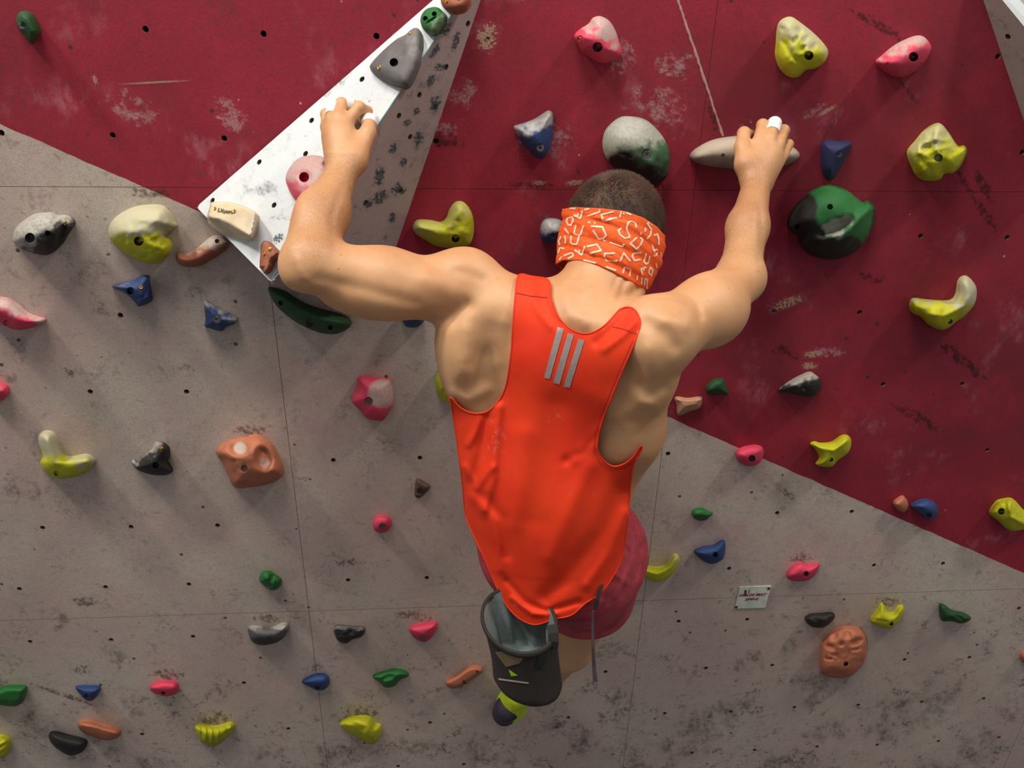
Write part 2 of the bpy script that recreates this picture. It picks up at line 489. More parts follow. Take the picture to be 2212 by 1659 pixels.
M_SCUFF = film_mat('black_rubber_film', srgb(26, 18, 22), .6, 1.3, .7); M_CHALK = film_mat('chalk_film', srgb(205, 170, 175), .6, 1.4, .42); M_STAIN = film_mat('brown_stain_film', srgb(58, 46, 26), .5, 1.6, .6)
M_CHIP = film_mat('bare_wood_film', srgb(190, 160, 135), .25, 2.2, .8); M_GREYSM = film_mat('grey_smudge_film', srgb(52, 46, 43), .9, .9, .40); M_TEALF = film_mat('teal_chip_film', srgb(36, 66, 76), .25, 2.0, .95)
def film(u, v, rx, ry, ang, mat, parent, plane=WALL, name='scuff_mark', h=.0005):
    c, s_ = math.cos(math.radians(ang)), math.sin(math.radians(ang)); P, F, fu, fv, fr = [], [], [], [], []; n = 12
    for j in range(n + 1):
        for i in range(n + 1):
            x = -1 + 2 * i / n; y = -1 + 2 * j / n
            P.append(plane.hit(u + rx * x * c - ry * y * s_, v + rx * x * s_ + ry * y * c, h))
            k = min(rx, ry); fu.append(x * rx / k); fv.append(y * ry / k); fr.append(max(0, 1.0 - math.hypot(x, y)) ** .6 if math.hypot(x, y) < 1 else 0)
    for j in range(n):
        for i in range(n): a_ = j * (n + 1) + i; F.append((a_, a_ + n + 1, a_ + n + 2, a_ + 1))
    sd = random.random() * 50
    return mk(name, P, F, mat, parent, attr={'fu': fu, 'fv': fv, 'fr': fr, 'fs': [sd] * len(P)})
for u, v, rx, ry, a in [(2125,400,60,14,62),(2085,395,42,9,60),(2130,465,60,12,58),(1900,55,95,12,30),(1960,195,45,6,52),(1148,400,9,60,92),(1420,400,10,40,90),(1560,560,8,30,20),(1540,250,30,10,70),(1880,600,40,12,15),(1700,760,40,14,20),(2080,780,70,18,40),(960,300,50,25,10),(1980,900,80,16,30),(1500,760,25,8,40),
                        (400,800,45,18,5),(120,1340,50,14,15),(300,1530,55,16,30),(135,1500,8,40,92),(560,1620,70,16,-25),(900,1600,80,18,8),(1250,1600,80,20,-8),(1500,1600,110,24,-12),(1750,1490,120,22,-8),(2050,1480,120,26,-10),(1620,1430,60,16,0),(1700,1395,30,12,-35),(680,1480,60,12,30),(250,1420,50,12,20),(1430,1600,60,16,30),(2120,1600,90,22,-15),(560,1060,20,6,30),(215,665,30,30,0),(430,635,45,26,30),(485,600,30,20,10),(60,1060,60,40,20),(1800,1570,120,20,5),(1560,1545,140,20,-6),(1950,1545,150,26,-4),(1400,1640,150,20,4),(1700,1650,180,18,0),(2050,1645,160,20,-4),(300,1645,160,20,3),(80,1560,70,16,40),(700,1640,160,18,-6),(1050,1620,120,20,0),(1180,1560,60,16,15),(1480,1480,70,18,-10),(2180,1530,60,20,0),(470,1500,50,12,-20),(1340,1510,50,14,20),(30,750,40,40,0),(20,810,30,20,30)]:
    if v > 1250: ry *= 2.2; rx *= .8; a += random.uniform(-20, 20)
    film(u, v, rx, ry, a, M_SCUFF if v < 1000 and line_at(*WALL.to2(WALL.hit(float(u), float(v)))) < 0 or rx < 13 else M_GREYSM, root_wall)
for u, v, rx, ry, a in [(1420,225,75,60,20),(1330,110,60,50,60),(860,100,50,30,-40),(290,235,80,40,25),(500,250,60,30,50),(1180,300,70,50,0),(1640,300,60,40,10),(1460,140,50,40,0),(940,270,60,25,10),(700,640,60,60,0),(680,930,90,70,0),(500,560,60,30,0),(1560,700,60,24,-20),(1790,760,50,14,0),(1560,1150,120,70,0),(1800,1180,90,50,0),(1000,200,40,40,0),(1760,240,40,12,-28),(90,430,60,20,0)]:
    film(u, v, rx, ry, a, M_CHALK, root_wall, name='chalk_smear')
for u, v, rx, ry, a in [(175,1447,24,12,0),(362,1458,42,16,5),(575,1335,40,14,0),(880,1328,34,10,0),(915,1335,30,10,0),(462,1552,44,18,0),(780,1538,50,20,0),(150,805,18,9,45),(1700,1066,24,9,35),(1730,1205,34,14,0),(1920,1300,40,12,0),(540,930,50,14,0),(752,1215,28,10,-5),(330,415,60,14,0),(185,1300,40,14,0)]:
    film(u, v, rx, ry, a, M_STAIN, root_wall, name='brown_stain')
for u, v, rx, ry, a in [(1700,655,44,12,-20),(1755,765,22,9,-5),(1750,790,20,9,0),(1785,240,28,6,-30),(1053,80,26,34,20),(1240,395,22,7,-10),(475,255,12,4,20),(205,172,12,6,70),(335,178,80,3,-3),(980,720,0.1,0.1,0),(1390,600,18,4,20),(1165,395,18,6,0)]:
    if rx > 1: film(u, v, rx, ry, a, M_CHIP, root_wall, name='paint_chip', h=.0008)
for u, v, rx, ry, a in [(940,225,14,24,10),(952,145,16,9,0),(930,175,18,10,-60),(940,110,22,8,-55),(820,380,13,26,12),(822,425,22,15,-40),(850,320,14,10,-60),(905,300,14,18,20),(795,440,12,10,0),(848,470,10,14,10),(872,350,9,12,20),(880,265,12,8,-50),(960,60,14,22,20),(985,90,8,26,15),(900,240,10,10,0),(860,410,18,14,-45)]:
    film(u, v, rx, ry, a, M_TEALF, vol, F_SIDE, 'paint_chip')
for u, v, rx, ry, a in [(600,515,16,10,-30),(600,590,20,7,-50),(610,470,40,8,0),(720,180,60,20,-40),(560,400,50,30,0)]:
    film(u, v, rx, ry, a, M_TEALF if rx < 21 else M_GREYSM, vol, F_WHITE, 'paint_chip')
# ================================================================ climbing holds
def smooth_closed(pts, sub=5, tension=.5):
    P = np.array(pts, float); n = len(P); out = []
    for i in range(n):
        p0, p1, p2, p3 = P[i - 1], P[i], P[(i + 1) % n], P[(i + 2) % n]
        m1 = (p2 - p0) * tension; m2 = (p3 - p1) * tension
        for k in range(sub):
            t = k / sub
            out.append((2*t**3 - 3*t**2 + 1) * p1 + (t**3 - 2*t**2 + t) * m1 + (-2*t**3 + 3*t**2) * p2 + (t**3 - t**2) * m2)
    return np.array(out)
def seg_dist(P, poly, closed=True):
    P = np.asarray(P, float); d = np.full(len(P), 1e9)
    n = len(poly)
    for i in range(n if closed else n - 1):
        a = poly[i]; b = poly[(i + 1) % n]; ab = b - a
        t = np.clip(((P - a) @ ab) / (ab @ ab + 1e-12), 0, 1)
        d = np.minimum(d, np.linalg.norm(P - a - t[:, None] * ab, axis=1))
    return d
def sm(x, a, b):
    t = np.clip((np.asarray(x, float) - a) / (b - a), 0, 1); return t * t * (3 - 2 * t)

HOLD_COL = {'green': (26, 100, 42), 'darkgreen': (18, 66, 30), 'yellow': (186, 186, 20), 'pink': (212, 62, 92), 'blue': (36, 62, 112), 'navy': (26, 30, 74),
            'grey': (92, 90, 92), 'black': (30, 29, 31), 'tan': (176, 132, 100), 'cream': (206, 190, 158), 'brown': (152, 88, 62), 'orange': (178, 108, 78),
            'darkbrown': (84, 60, 48), 'stone': (168, 152, 134), 'sage': (58, 106, 70)}
ALL_HOLDS = []
def hold(label, col, pts, H, bolts=(), screws=(), pits=(), chalk=.0, cdir=(0, -1), coff=.0, w=1.0, p=2.0, tilt=(0, 0), rim=.004, nz=.0,
         ribs=None, inner=None, plane=WALL, group='climbing holds on the wall', sub=4, rubber_shade=0.0, name='climbing_hold', spots=(), ridge=(), dark=()):
    B = smooth_closed(pts, sub)
    cen = B.mean(0); ext = B.max(0) - B.min(0); size = ext.max(); R = ext / 2
    step = max(size / 30, 1.7)
    gx, gy = np.meshgrid(np.arange(B[:, 0].min(), B[:, 0].max(), step), np.arange(B[:, 1].min(), B[:, 1].max(), step * .9))
    gx[::2] += step / 2
    G = np.stack([gx.ravel(), gy.ravel()], 1)
    G = G[inpoly(G[:, 0], G[:, 1], B)]
    d = seg_dist(G, B); G = G[d > step * .55]
    # pockets around the bolts: (u, v, radius, depth, kind)
    ringpts, ringkind = [], []
    for (u, v, r, dep, kind) in bolts:
        far = np.hypot(G[:, 0] - u, G[:, 1] - v) > r * 1.3 + step * .3
        G = G[far]
        for rr, kd in ((1.12, 0), (1.0, 0), (.93, 1), (.5, 1)):
            for k in range(14):
                a = 2 * math.pi * k / 14
                ringpts.append((u + r * rr * math.cos(a), v + r * rr * math.sin(a))); ringkind.append(dep if kd else 0.0)
        ringpts.append((u, v)); ringkind.append(dep)
    nB = len(B)
    allp = np.concatenate([B, G] + ([np.array(ringpts)] if ringpts else []))
    carve = np.concatenate([np.zeros(nB + len(G)), np.array(ringkind)]) if ringpts else np.zeros(len(allp))
    vv, ee, ff, *_ = delaunay_2d_cdt([Vector(q) for q in allp], [(i, (i + 1) % nB) for i in range(nB)], [], 0, 1e-7)
    vv = np.array([(q.x, q.y) for q in vv])
    cc = np.array([vv[list(f)].mean(0) for f in ff])
    ff = [f for f, k in zip(ff, inpoly(cc[:, 0], cc[:, 1], B)) if k]
    if len(vv) != len(allp):
        carve2 = np.zeros(len(vv))
        for i in range(len(vv)):
            carve2[i] = carve[np.argmin(((allp - vv[i]) ** 2).sum(1))]
        carve = carve2
    d = seg_dist(vv, B); inr = d.max()
    t = np.clip(d / (w * inr), 0, 1)
    prof = (1 - (1 - t) ** p) ** (1 / p)
    nx = (vv - cen) / R
    Hh = H * (1 + tilt[0] * nx[:, 0] + tilt[1] * nx[:, 1])
    h = rim + (Hh - rim) * prof
    if inner is not None:
        I = np.array(inner, float)
        ii = inpoly(vv[:, 0], vv[:, 1], I); di = seg_dist(vv, I)
        f = np.where(ii, 1.0, d / (d + di + 1e-9))
        h = rim + (Hh - rim) * (f if p < 3 else sm(f, 0, 1))
    for (u, v, rx, ry, ang, dep) in pits:
        c, s_ = math.cos(math.radians(ang)), math.sin(math.radians(ang))
        dx, dy = vv[:, 0] - u, vv[:, 1] - v
        e = np.hypot((dx * c + dy * s_) / rx, (-dx * s_ + dy * c) / ry)
        h = h - dep * (1 - sm(e, .45, 1.1))
    for (poly, wd, amp) in ridge:
        h = h + amp * np.exp(-(seg_dist(vv, np.array(poly, float), False) / wd) ** 2) * sm(t, 0, .35)
    if ribs is not None:
        dirr, per, amp = ribs
        c, s_ = math.cos(math.radians(dirr)), math.sin(math.radians(dirr))
        ph = ((vv[:, 0] - cen[0]) * c + (vv[:, 1] - cen[1]) * s_) / per * 2 * math.pi
        h = h + amp * (np.abs(np.sin(ph / 2)) - .6) * sm(t, 0, .5)
    nv3 = np.array([mnoise.noise(Vector((x * .055, y * .055, H * 300))) + .5 * mnoise.noise(Vector((x * .15, y * .15, H * 900))) for x, y in vv])
    if nz: h = h + nz * nv3 * sm(t, 0, .4)
    h = np.maximum(h - carve, .0015)
    h[:nB] = rim
    P = plane.hit(vv[:, 0], vv[:, 1], h)
    base = plane.to3(plane.to2(P[:nB]), np.full(nB, -.003))
    nvv = len(P)
    P = np.concatenate([P, base])
    faces = []
    for f in ff:
        a, b, c = P[f[0]], P[f[1]], P[f[2]]
        faces.append(f if np.cross(b - a, c - a) @ a < 0 else f[::-1])
    for i in range(nB):
        j = (i + 1) % nB
        a, b, c = P[i], P[j], P[nvv + j]
        q = (i, j, nvv + j, nvv + i)
        faces.append(q)
    ck = chalk * (1 + .0 * t) * sm(nx @ np.array(cdir) + .45 * nv3 + coff, -.55, .6)
    for (u, v, r, amt) in spots:
        ck = np.maximum(ck, amt * (1 - sm(np.hypot(vv[:, 0] - u, vv[:, 1] - v) / r, .5, 1.15)))
    ck = np.where(carve > 0, 0, ck)
    rub_shade = rubber_shade * sm(-(nx @ np.array(cdir)) + .4 * nv3, .0, .8)
    for (u, v, r, amt) in dark:
        rub_shade = np.maximum(rub_shade, amt * (1 - sm(np.hypot(vv[:, 0] - u, vv[:, 1] - v) / r, .75, 1.05)))
    z = np.zeros(nB)
    o = mk(name, P, faces, hold_mat(col, srgb(*HOLD_COL[col])), attr={'chalk': np.concatenate([ck, z]), 'rubber_shade': np.concatenate([rub_shade, z])})
    tag(o, label, 'climbing hold', group)
    for (u, v, r, dep, kind) in bolts:
        if kind == 'n': continue
        i = np.argmin(((vv - np.array([u, v])) ** 2).sum(1))
        hc = h[i]
        q = plane.hit(float(u), float(v), hc)
        rm = r * q[2] / FPX * .92
        place('bolt', ME_BOLT if kind == 's' else ME_BBOLT, q + plane.n * .0002, plane.n, rm, o)
    for (u, v, r) in screws:
        i = np.argmin(((vv - np.array([u, v])) ** 2).sum(1))
        # normal of the surface at the screw
        near = np.argsort(((vv - np.array([u, v])) ** 2).sum(1))[:12]
        Q = P[near]; qm = Q.mean(0); _, _, vt = np.linalg.svd(Q - qm); nn = vt[2]
        if nn @ qm > 0: nn = -nn
        q = plane.hit(float(u), float(v), float(h[near].mean()))
        o2 = place('set_screw', ME_SCREW, q + nn * .0012, nn, r * q[2] / FPX, o)
    ALL_HOLDS.append(o)
    return o

WG = 'climbing holds screwed to the white volume'
# ---- on the white volume
hold('brown hold with two brass screws at narrow top of white volume', 'brown', [(952,2),(955,-12),(975,-22),(1000,-20),(1016,-6),(1012,10),(1000,22),(982,26),(965,22),(956,13)], .035, screws=[(966,2,4.5),(993,-2,4.5)], plane=F_WHITE, group=WG)
hold('small round green hold with slot and two bolt pockets on white volume', 'green', [(936,15),(948,17),(956,24),(964,33),(962,46),(955,58),(943,73),(932,75),(917,66),(910,54),(908,41),(913,28),(922,19)], .04,
     bolts=[(919,40,5.5,.014,'n'),(938,30,5.5,.014,'n')], pits=[(933,43,17,3.2,-36,.006)], chalk=.45, cdir=(.6,.6), plane=F_WHITE, group=WG, nz=.001)
hold('large grey shield shaped hold with bolt pocket on white volume', 'grey', [(898,60),(906,64),(911.5,76),(913,95),(910,115),(902,144),(891,170),(880,186),(867,188),(848,183),(834,176),(811,163),(800,149),(800,140),(812,125),(831,106),(856,85),(875,75),(888,64)], .032,
     bolts=[(851,135,9.5,.018,'b')], screws=[(887,73,5),(820,146,5)], chalk=.42, cdir=(.7,-.3), plane=F_WHITE, group=WG, w=.8, pits=[(858,112,16,30,40,.005)])
hold('pink round hold with deep finger pocket on white volume behind forearm', 'pink', [(674,335),(698,339),(714,353),(722,380),(715,410),(695,435),(665,448),(651,445),(635,429),(623,407),(617,384),(627,360),(647,341)], .055,
     bolts=[(657,383,11,.022,'n')], pits=[(657,383,17,17,0,.006),(704,356,9,7,30,.010)], screws=[(707,357,4.5)], chalk=.75, cdir=(.1,-.9), coff=.35, plane=F_WHITE, group=WG)
blk = hold('cream slab hold with engraved lettering and two screws on white volume', 'cream', [(456,438),(467,436),(492,436),(517,442),(539,450),(554,461),(556.5,468),(553,488),(547.5,506),(542,517),(531,517),(510,513),(482,506),(464,497),(452,485),(448,474),(448,464),(452.5,449)], .045,
     inner=[(456,440),(467,438),(492,438),(517,444),(538,452),(551,462),(550,478),(541,511),(520,497),(498,483),(475,473),(450,470),(451,460)], screws=[(465,451,4),(507,457,4.6)], chalk=.5, cdir=(.4,.1), plane=F_WHITE, group=WG, rim=.006)
hold('jagged brown hold with two brass screws at lower corner of white volume', 'brown', [(572,520),(583,522),(593,532),(604,543),(606,547),(599,557),(592,562),(589,568),(588,576),(579,589),(570,590),(566,580),(561,578),(561,562),(563,542),(564,529),(568,522)], .028,
     screws=[(572,548,5),(584,539,5)], chalk=.25, plane=F_WHITE, group=WG, nz=.003, w=.7)
hold('small white crimp hold under the taped fingers on white volume', 'cream', [(736,258),(750,244),(772,238),(788,246),(788,258),(775,268),(752,272),(740,268)], .014, plane=F_WHITE, group=WG, chalk=1.0, coff=1.0, w=.6)

# ---- grey part, left
G = 'climbing holds on the wall'
hold('dark green hold in shadow on upper red wall', 'darkgreen', [(40,28),(52,23),(66,28),(76,40),(84,58),(86,70),(76,85),(68,94),(60,88),(48,72),(38,58),(35,42)], .05, bolts=[(48,55,8,.006,'s')])
hold('black and chalk white bulbous hold with brass screw at its dark end', 'black', [(28,509),(33,494),(51,476),(76,462),(111,459),(124,465),(142,465),(157,473),(161,484),(152,499),(144,511),(137,524),(119,542),(101,551),(76,548),(46,537),(29,522)], .075,
     bolts=[(65,514,11,.012,'b'),(103,504,6,.012,'n')], screws=[(140,481,5)], chalk=1.0, cdir=(-.75,-.85), coff=.05, nz=.004, pits=[(132,505,8,30,25,.012)])
hold('large yellow hold with dimpled lower half and chalked top', 'yellow', [(234,501),(238,484),(253,466),(284,449),(316,443),(347,444),(365,456),(377,478),(382,489),(364,501),(359,511),(370,527),(365,549),(344,568),(316,568),(291,559),(263,542),(240,519)], .08,
     bolts=[(300,521,11,.014,'b')], chalk=.95, cdir=(-.1,-1), coff=.05, nz=.004, pits=[(290,547,10,5,10,.006),(318,552,9,5,-10,.006),(338,540,9,5,-15,.006),(322,537,8,4,-15,.005),(345,556,7,4,-20,.005),(305,560,8,4,5,.005),(266,535,9,4,35,.005),(352,528,8,5,-30,.006),(334,519,8,6,0,.006)], ridge=[([(380,488),(356,500),(330,512)],4,.006)])
hold('brown crescent hold with chalk white upper lip beside white volume', 'brown', [(380,552),(385,546),(405,547),(430,532),(456,511),(475,511),(494,525),(486,542),(456,562),(430,575),(397,576),(382,565)], .04,
     bolts=[(469,521,5,.010,'n')], chalk=1.0, cdir=(-.3,-1), coff=-.15)
hold('dark blue angular hold with brass screw above a dirty bolt hole', 'blue', [(242,620),(256,613),(289,605),(304,597),(320,597),(323,613),(327,635),(327,651),(301,662),(294,656),(273,635)], .05,
     bolts=[(282,628,8,.018,'n')], screws=[(305,620,4.2)], chalk=.4, cdir=(-.7,-.7), coff=-.2, sub=3, ridge=[([(318,622),(312,640),(296,646)],3,-.004)])
hold('blue angular hold with pale top edge left of green crescent', 'blue', [(440,651),(448,653),(481,671),(514,689),(504,701),(489,706),(478,716),(456,710),(442,705),(444,689)], .045,
     bolts=[(468,689,9.5,.004,'s')], chalk=.8, cdir=(.45,-1), coff=-.25, sub=3)
hold('pink hold with chalked slope and pointed end under the bulbous black hold', 'pink', [(-25,640),(0,642),(20,646),(40,660),(60,676),(80,684),(98,690),(90,700),(60,710),(30,712),(0,698),(-25,690)], .055, bolts=[(14,697,7,.015,'n')], chalk=.9, cdir=(.4,-1), coff=.05)
hold('dark green crescent hold with three bolt holes below white volume', 'darkgreen', [(579,623),(590,622),(614,629),(631,640),(658,656),(693,668),(725,676),(750,686),(759,696),(755,707),(734,719),(712,722),(685,717),(658,706),(631,690),(603,667),(587,645)], .06,
     bolts=[(670,698,10,.004,'b'),(607,654,5.5,.014,'n'),(714,707,5.5,.014,'n')], chalk=.3, cdir=(.1,-.2), coff=.1, ridge=[([(615,640),(650,668),(700,690),(740,697)],6,.006)])
hold('blue hold mostly hidden behind upper arm', 'blue', [(866,676),(884,668),(904,672),(916,690),(906,704),(890,708),(874,702)], .045)
hold('yellow grooved hold half hidden behind the tank top edge', 'yellow', [(955,791),(945,800),(941,815),(940,829),(945,848),(959,865),(972,872),(992,868),(1004,835),(985,797)], .06, chalk=.4, cdir=(.3,-1), ribs=(20, 14, .006))
hold('pink angular hold with chalk white face and steel bolt on grey wall', 'pink', [(773,816),(791,814),(823,818),(841,820),(846,832),(850,854),(847,878),(831,905),(818,909),(793,904),(777,886),(761,870),(761,854),(770,837)], .055,
     bolts=[(796,867,9.5,.005,'s')], chalk=.0, spots=[(826,850,38,1.0)], w=.75, sub=3)
hold('dull pink hold cut off by the picture edge above yellow elbow hold', 'pink', [(-25,822),(-8,822),(10,830),(18,838),(19,850),(8,863),(-8,869),(-25,866)], .045, chalk=.35)
hold('yellow elbow shaped hold with chalk on both arms', 'yellow', [(81,945),(90,933),(110,933),(122,945),(130,968),(139,985),(156,987),(185,982),(202,991),(204,1002),(185,1020),(156,1031),(124,1033),(98,1020),(87,1000),(91,985),(84,965)], .06,
     bolts=[(122,1022,6,.012,'n')], chalk=1.0, cdir=(.35,-1), coff=.15, ridge=[([(100,945),(118,1000),(190,992)],9,.010)])
hold('black fin shaped hold with chalk white edge and brass screw', 'black', [(284,997),(290,994),(298,999),(312,982),(327,971),(336,955),(353,958),(365,968),(366,988),(362,997),(373,1017),(359,1026),(330,1026),(301,1017),(289,1007)], .055,
     bolts=[(336,1005,7,.012,'b')], screws=[(348,968,3.6)], chalk=.9, cdir=(-.8,-.7), coff=-.35)
hold('large orange brown rock hold with two hollows on grey wall', 'orange', [(466,974),(486,956),(509,948),(532,945),(541,940),(564,942),(587,959),(602,985),(612,1011),(609,1029),(587,1043),(567,1049),(544,1052),(518,1055),(503,1049),(492,1026),(480,1000)], .085,
     bolts=[(528,1012,8,.010,'s')], pits=[(516,968,24,18,-8,.018),(569,990,21,30,-12,.022),(530,1045,24,8,-8,.008)], chalk=.12, spots=[(519,968,17,1.0),(572,1000,16,.55)], nz=.004, ridge=[([(468,976),(500,990),(530,985)],5,.004)])
hold('tiny dark brown triangular hold on grey wall', 'darkbrown', [(900,1035),(915,1041),(930,1052),(918,1066),(905,1076),(896,1071),(896,1052)], .02, w=.7, sub=2, pits=[(908,1062,8,8,0,.008)])
hold('small round pink foothold with steel bolt', 'pink', [(806,1128),(815,1116),(830,1114),(842,1120),(846,1134),(838,1146),(822,1151),(808,1144)], .032, bolts=[(826,1137,7,.006,'s')])
hold('small lumpy green foothold above grey ledge hold', 'green', [(561,1245),(568,1236),(580,1234),(595,1243),(607,1252),(607,1262),(598,1273),(585,1275),(570,1265),(561,1255)], .04, bolts=[(582,1266,6,.004,'s')], nz=.005, pits=[(588,1248,6,10,20,.008)])
hold('grey ledge foothold with chalky upper lip', 'grey', [(535,1362),(537,1353),(558,1353),(587,1355),(607,1347),(618,1346),(624,1353),(618,1371),(601,1386),(578,1393),(558,1393),(543,1384)], .05, chalk=.8, cdir=(0,-1), coff=-.3, rubber_shade=.8)
hold('black lumpy bone shaped foothold', 'black', [(721,1359),(728,1352),(745,1353),(766,1355),(783,1355),(789,1363),(780,1376),(760,1382),(748,1390),(731,1385),(724,1373)], .04, chalk=.5, cdir=(0,-1), coff=-.3, nz=.008, pits=[(762,1366,12,7,10,.008)])
hold('pink half moon foothold left of chalk bag', 'pink', [(884,1356),(913,1347),(939,1344),(945,1353),(939,1368),(924,1384),(910,1386),(893,1376)], .04, bolts=[(914,1377,6,.005,'s')], rubber_shade=.2)
hold('blue teardrop foothold on grey wall', 'blue', [(652,1473),(670,1461),(688,1456),(705,1459),(712,1472),(706,1486),(688,1492),(667,1483)], .038, bolts=[(686,1484,5.5,.005,'b')])
hold('green leaf shaped foothold left of tan bar', 'green', [(805,1461),(832,1451),(858,1446),(875,1450),(883,1460),(864,1469),(852,1482),(832,1485),(820,1474)], .038, pits=[(838,1463,16,7,-15,.008)])
hold('tan bar shaped foothold beside chalk bag', 'orange', [(963,1472),(985,1460),(1008,1444),(1025,1439),(1040,1443),(1043,1451),(1025,1464),(1002,1480),(985,1487),(968,1484)], .03, bolts=[(1031,1451,3.2,.006,'n'),(1003,1473,4.5,.010,'n')], w=.6)
hold('green block foothold cut off by the picture edge', 'green', [(-22,1490),(0,1486),(17,1481),(55,1483),(55,1500),(48,1518),(29,1526),(0,1523),(-22,1520)], .05, w=.6)
hold('dark blue half round foothold left of pink bean foothold', 'blue', [(163,1484),(188,1482),(215,1484),(214,1497),(200,1513),(185,1512),(171,1497)], .038, bolts=[(186,1503,5,.005,'b')], sub=3)
hold('pink bean shaped foothold under brown wall stain', 'pink', [(323,1486),(333,1476),(356,1471),(379,1474),(386,1486),(379,1499),(356,1504),(333,1497)], .035, bolts=[(353,1496,4.8,.006,'b')])
hold('orange long oval foothold above black foothold', 'orange', [(168,1567),(174,1558),(197,1558),(223,1567),(249,1573),(261,1581),(255,1593),(231,1599),(202,1592),(176,1579)], .04, ridge=[([(175,1564),(215,1572),(255,1584)],4,.005)])
hold('black smooth half round foothold below orange oval', 'black', [(105,1588),(116,1581),(145,1588),(185,1599),(185,1616),(171,1628),(150,1632),(127,1620),(111,1605)], .045)
hold('yellow ribbed fan shaped foothold', 'yellow', [(420,1570),(434,1567),(463,1570),(486,1564),(500,1562),(508,1573),(492,1590),(474,1607),(457,1612),(437,1604),(427,1590)], .045, ribs=(0, 13.5, .010), rubber_shade=.25)
hold('yellow foothold cut off by the picture edge', 'yellow', [(-20,1596),(0,1589),(14,1593),(22,1602),(20,1619),(12,1633),(0,1637),(-20,1632)], .045, ribs=(60, 12, .006))
hold('yellow shell shaped foothold with raised tongue', 'yellow', [(734,1564),(751,1552),(777,1547),(800,1550),(812,1564),(823,1568),(823,1584),(812,1604),(794,1606),(766,1590),(745,1577)], .055, ridge=[([(770,1556),(795,1570),(790,1590)],9,.010),([(742,1566),(770,1584),(800,1598)],4,-.006)], rubber_shade=.15)

# ---- red part and right
hold('pink hold with chalked crown and dark bolt pocket at top of red wall', 'pink', [(1241,79),(1251,65),(1272,51),(1281,39),(1297,35),(1316,45),(1329,65),(1337,89),(1343,114),(1332,127),(1310,136),(1289,133),(1264,117),(1251,100)], .075,
     bolts=[(1291,102,11,.02,'b'),(1254,83,6.5,.004,'n')], screws=[(1254,83,4.8)], chalk=.8, cdir=(.5,-1), coff=-.1)
hold('yellow honeycombed hold with chalked crown at top of red wall', 'yellow', [(1680,61),(1688,44),(1708,36),(1727,47),(1755,69),(1777,91),(1789,111),(1782,133),(1763,147),(1741,152),(1724,166),(1705,166),(1686,149),(1676,122),(1677,97)], .075,
     bolts=[(1747,120,10,.018,'b')], chalk=.65, cdir=(.35,-1), coff=.0, nz=.004, pits=[(1706,44,7,8,20,.008),(1690,62,7,6,0,.006),(1726,66,10,7,40,.008),(1740,84,7,11,45,.006),(1758,100,6,12,40,.006),(1718,86,6,12,40,.006),(1733,105,6,12,40,.006)], ridge=[([(1690,88),(1712,122),(1740,140)],5,-.006)])
hold('pink half moon hold with chalked upper edge near mauve volume', 'pink', [(1893,133),(1904,122),(1932,99),(1965,82),(1990,77),(2007,91),(2011,108),(1998,133),(1976,155),(1946,167),(1921,160),(1902,147)], .06,
     bolts=[(1973,123,10.5,.02,'b')], chalk=.8, cdir=(-.4,-1), coff=-.2, pits=[(1917,139,5,3,-30,.004)])
hold('yellow faceted hold with chalk in hollows on red wall right of the navy wedge', 'yellow', [(1961,329),(1979,304),(1998,282),(2020,268),(2034,268),(2051,288),(2070,315),(2084,315),(2089,329),(2076,357),(2059,373),(2040,376),(2031,387),(2009,391),(1985,385),(1971,362)], .08,
     bolts=[(2027,341,9.5,.010,'s')], chalk=.6, cdir=(-.3,-1), coff=-.05, nz=.006, ridge=[([(2022,272),(2020,300),(1985,312)],4,.006),([(2020,300),(2050,305)],4,.006),([(1985,312),(1985,330)],4,.006),([(2022,325),(2058,314)],4,.006)], pits=[(2003,318,14,9,-20,.008),(2045,290,8,12,40,.006)])
hold('navy blue wedge hold with flat top on red wall', 'navy', [(1778,306),(1810,304),(1839,306),(1838,321),(1821,354),(1805,382),(1791,390),(1777,371),(1774,346)], .05, bolts=[(1813,333,6.5,.005,'s')], sub=3)
hold('large green jug hold with grey worn slot on red wall', 'green', [(1702,482),(1708,461),(1726,438),(1759,410),(1792,400),(1828,410),(1851,428),(1866,438),(1876,434),(1891,449),(1889,469),(1884,494),(1866,525),(1840,548),(1807,560),(1777,559),(1746,548),(1729,527),(1724,510),(1706,497)], .095,
     bolts=[(1793,447,6.5,.014,'n'),(1722,490,6,.014,'n')], pits=[(1806,490,48,17,-24,.030)], spots=[(1806,490,26,.75),(1785,497,20,.7),(1830,477,18,.7),(1810,505,18,.8)], w=.8, dark=[(1722,480,46,2),(1742,520,46,2),(1790,548,40,2),(1735,445,32,2),(1835,535,30,1.5)], ridge=[([(1778,518),(1820,505),(1852,478),(1880,446)],8,.010)])
hold('yellow caterpillar curved hold with chalk on red wall', 'yellow', [(1966,659),(1973,645),(1998,647),(2031,650),(2056,648),(2066,634),(2070,609),(2079,598),(2092,598),(2107,616),(2110,634),(2105,657),(2087,680),(2066,695),(2046,710),(2028,712),(2006,701),(1990,685),(1970,675)], .06,
     chalk=.75, cdir=(.15,-1), coff=.15, bolts=[(2052,694,6,.008,'b')], ribs=(10, 30, .005), ridge=[([(1985,676),(2040,682),(2085,660),(2104,625)],4,.006)])
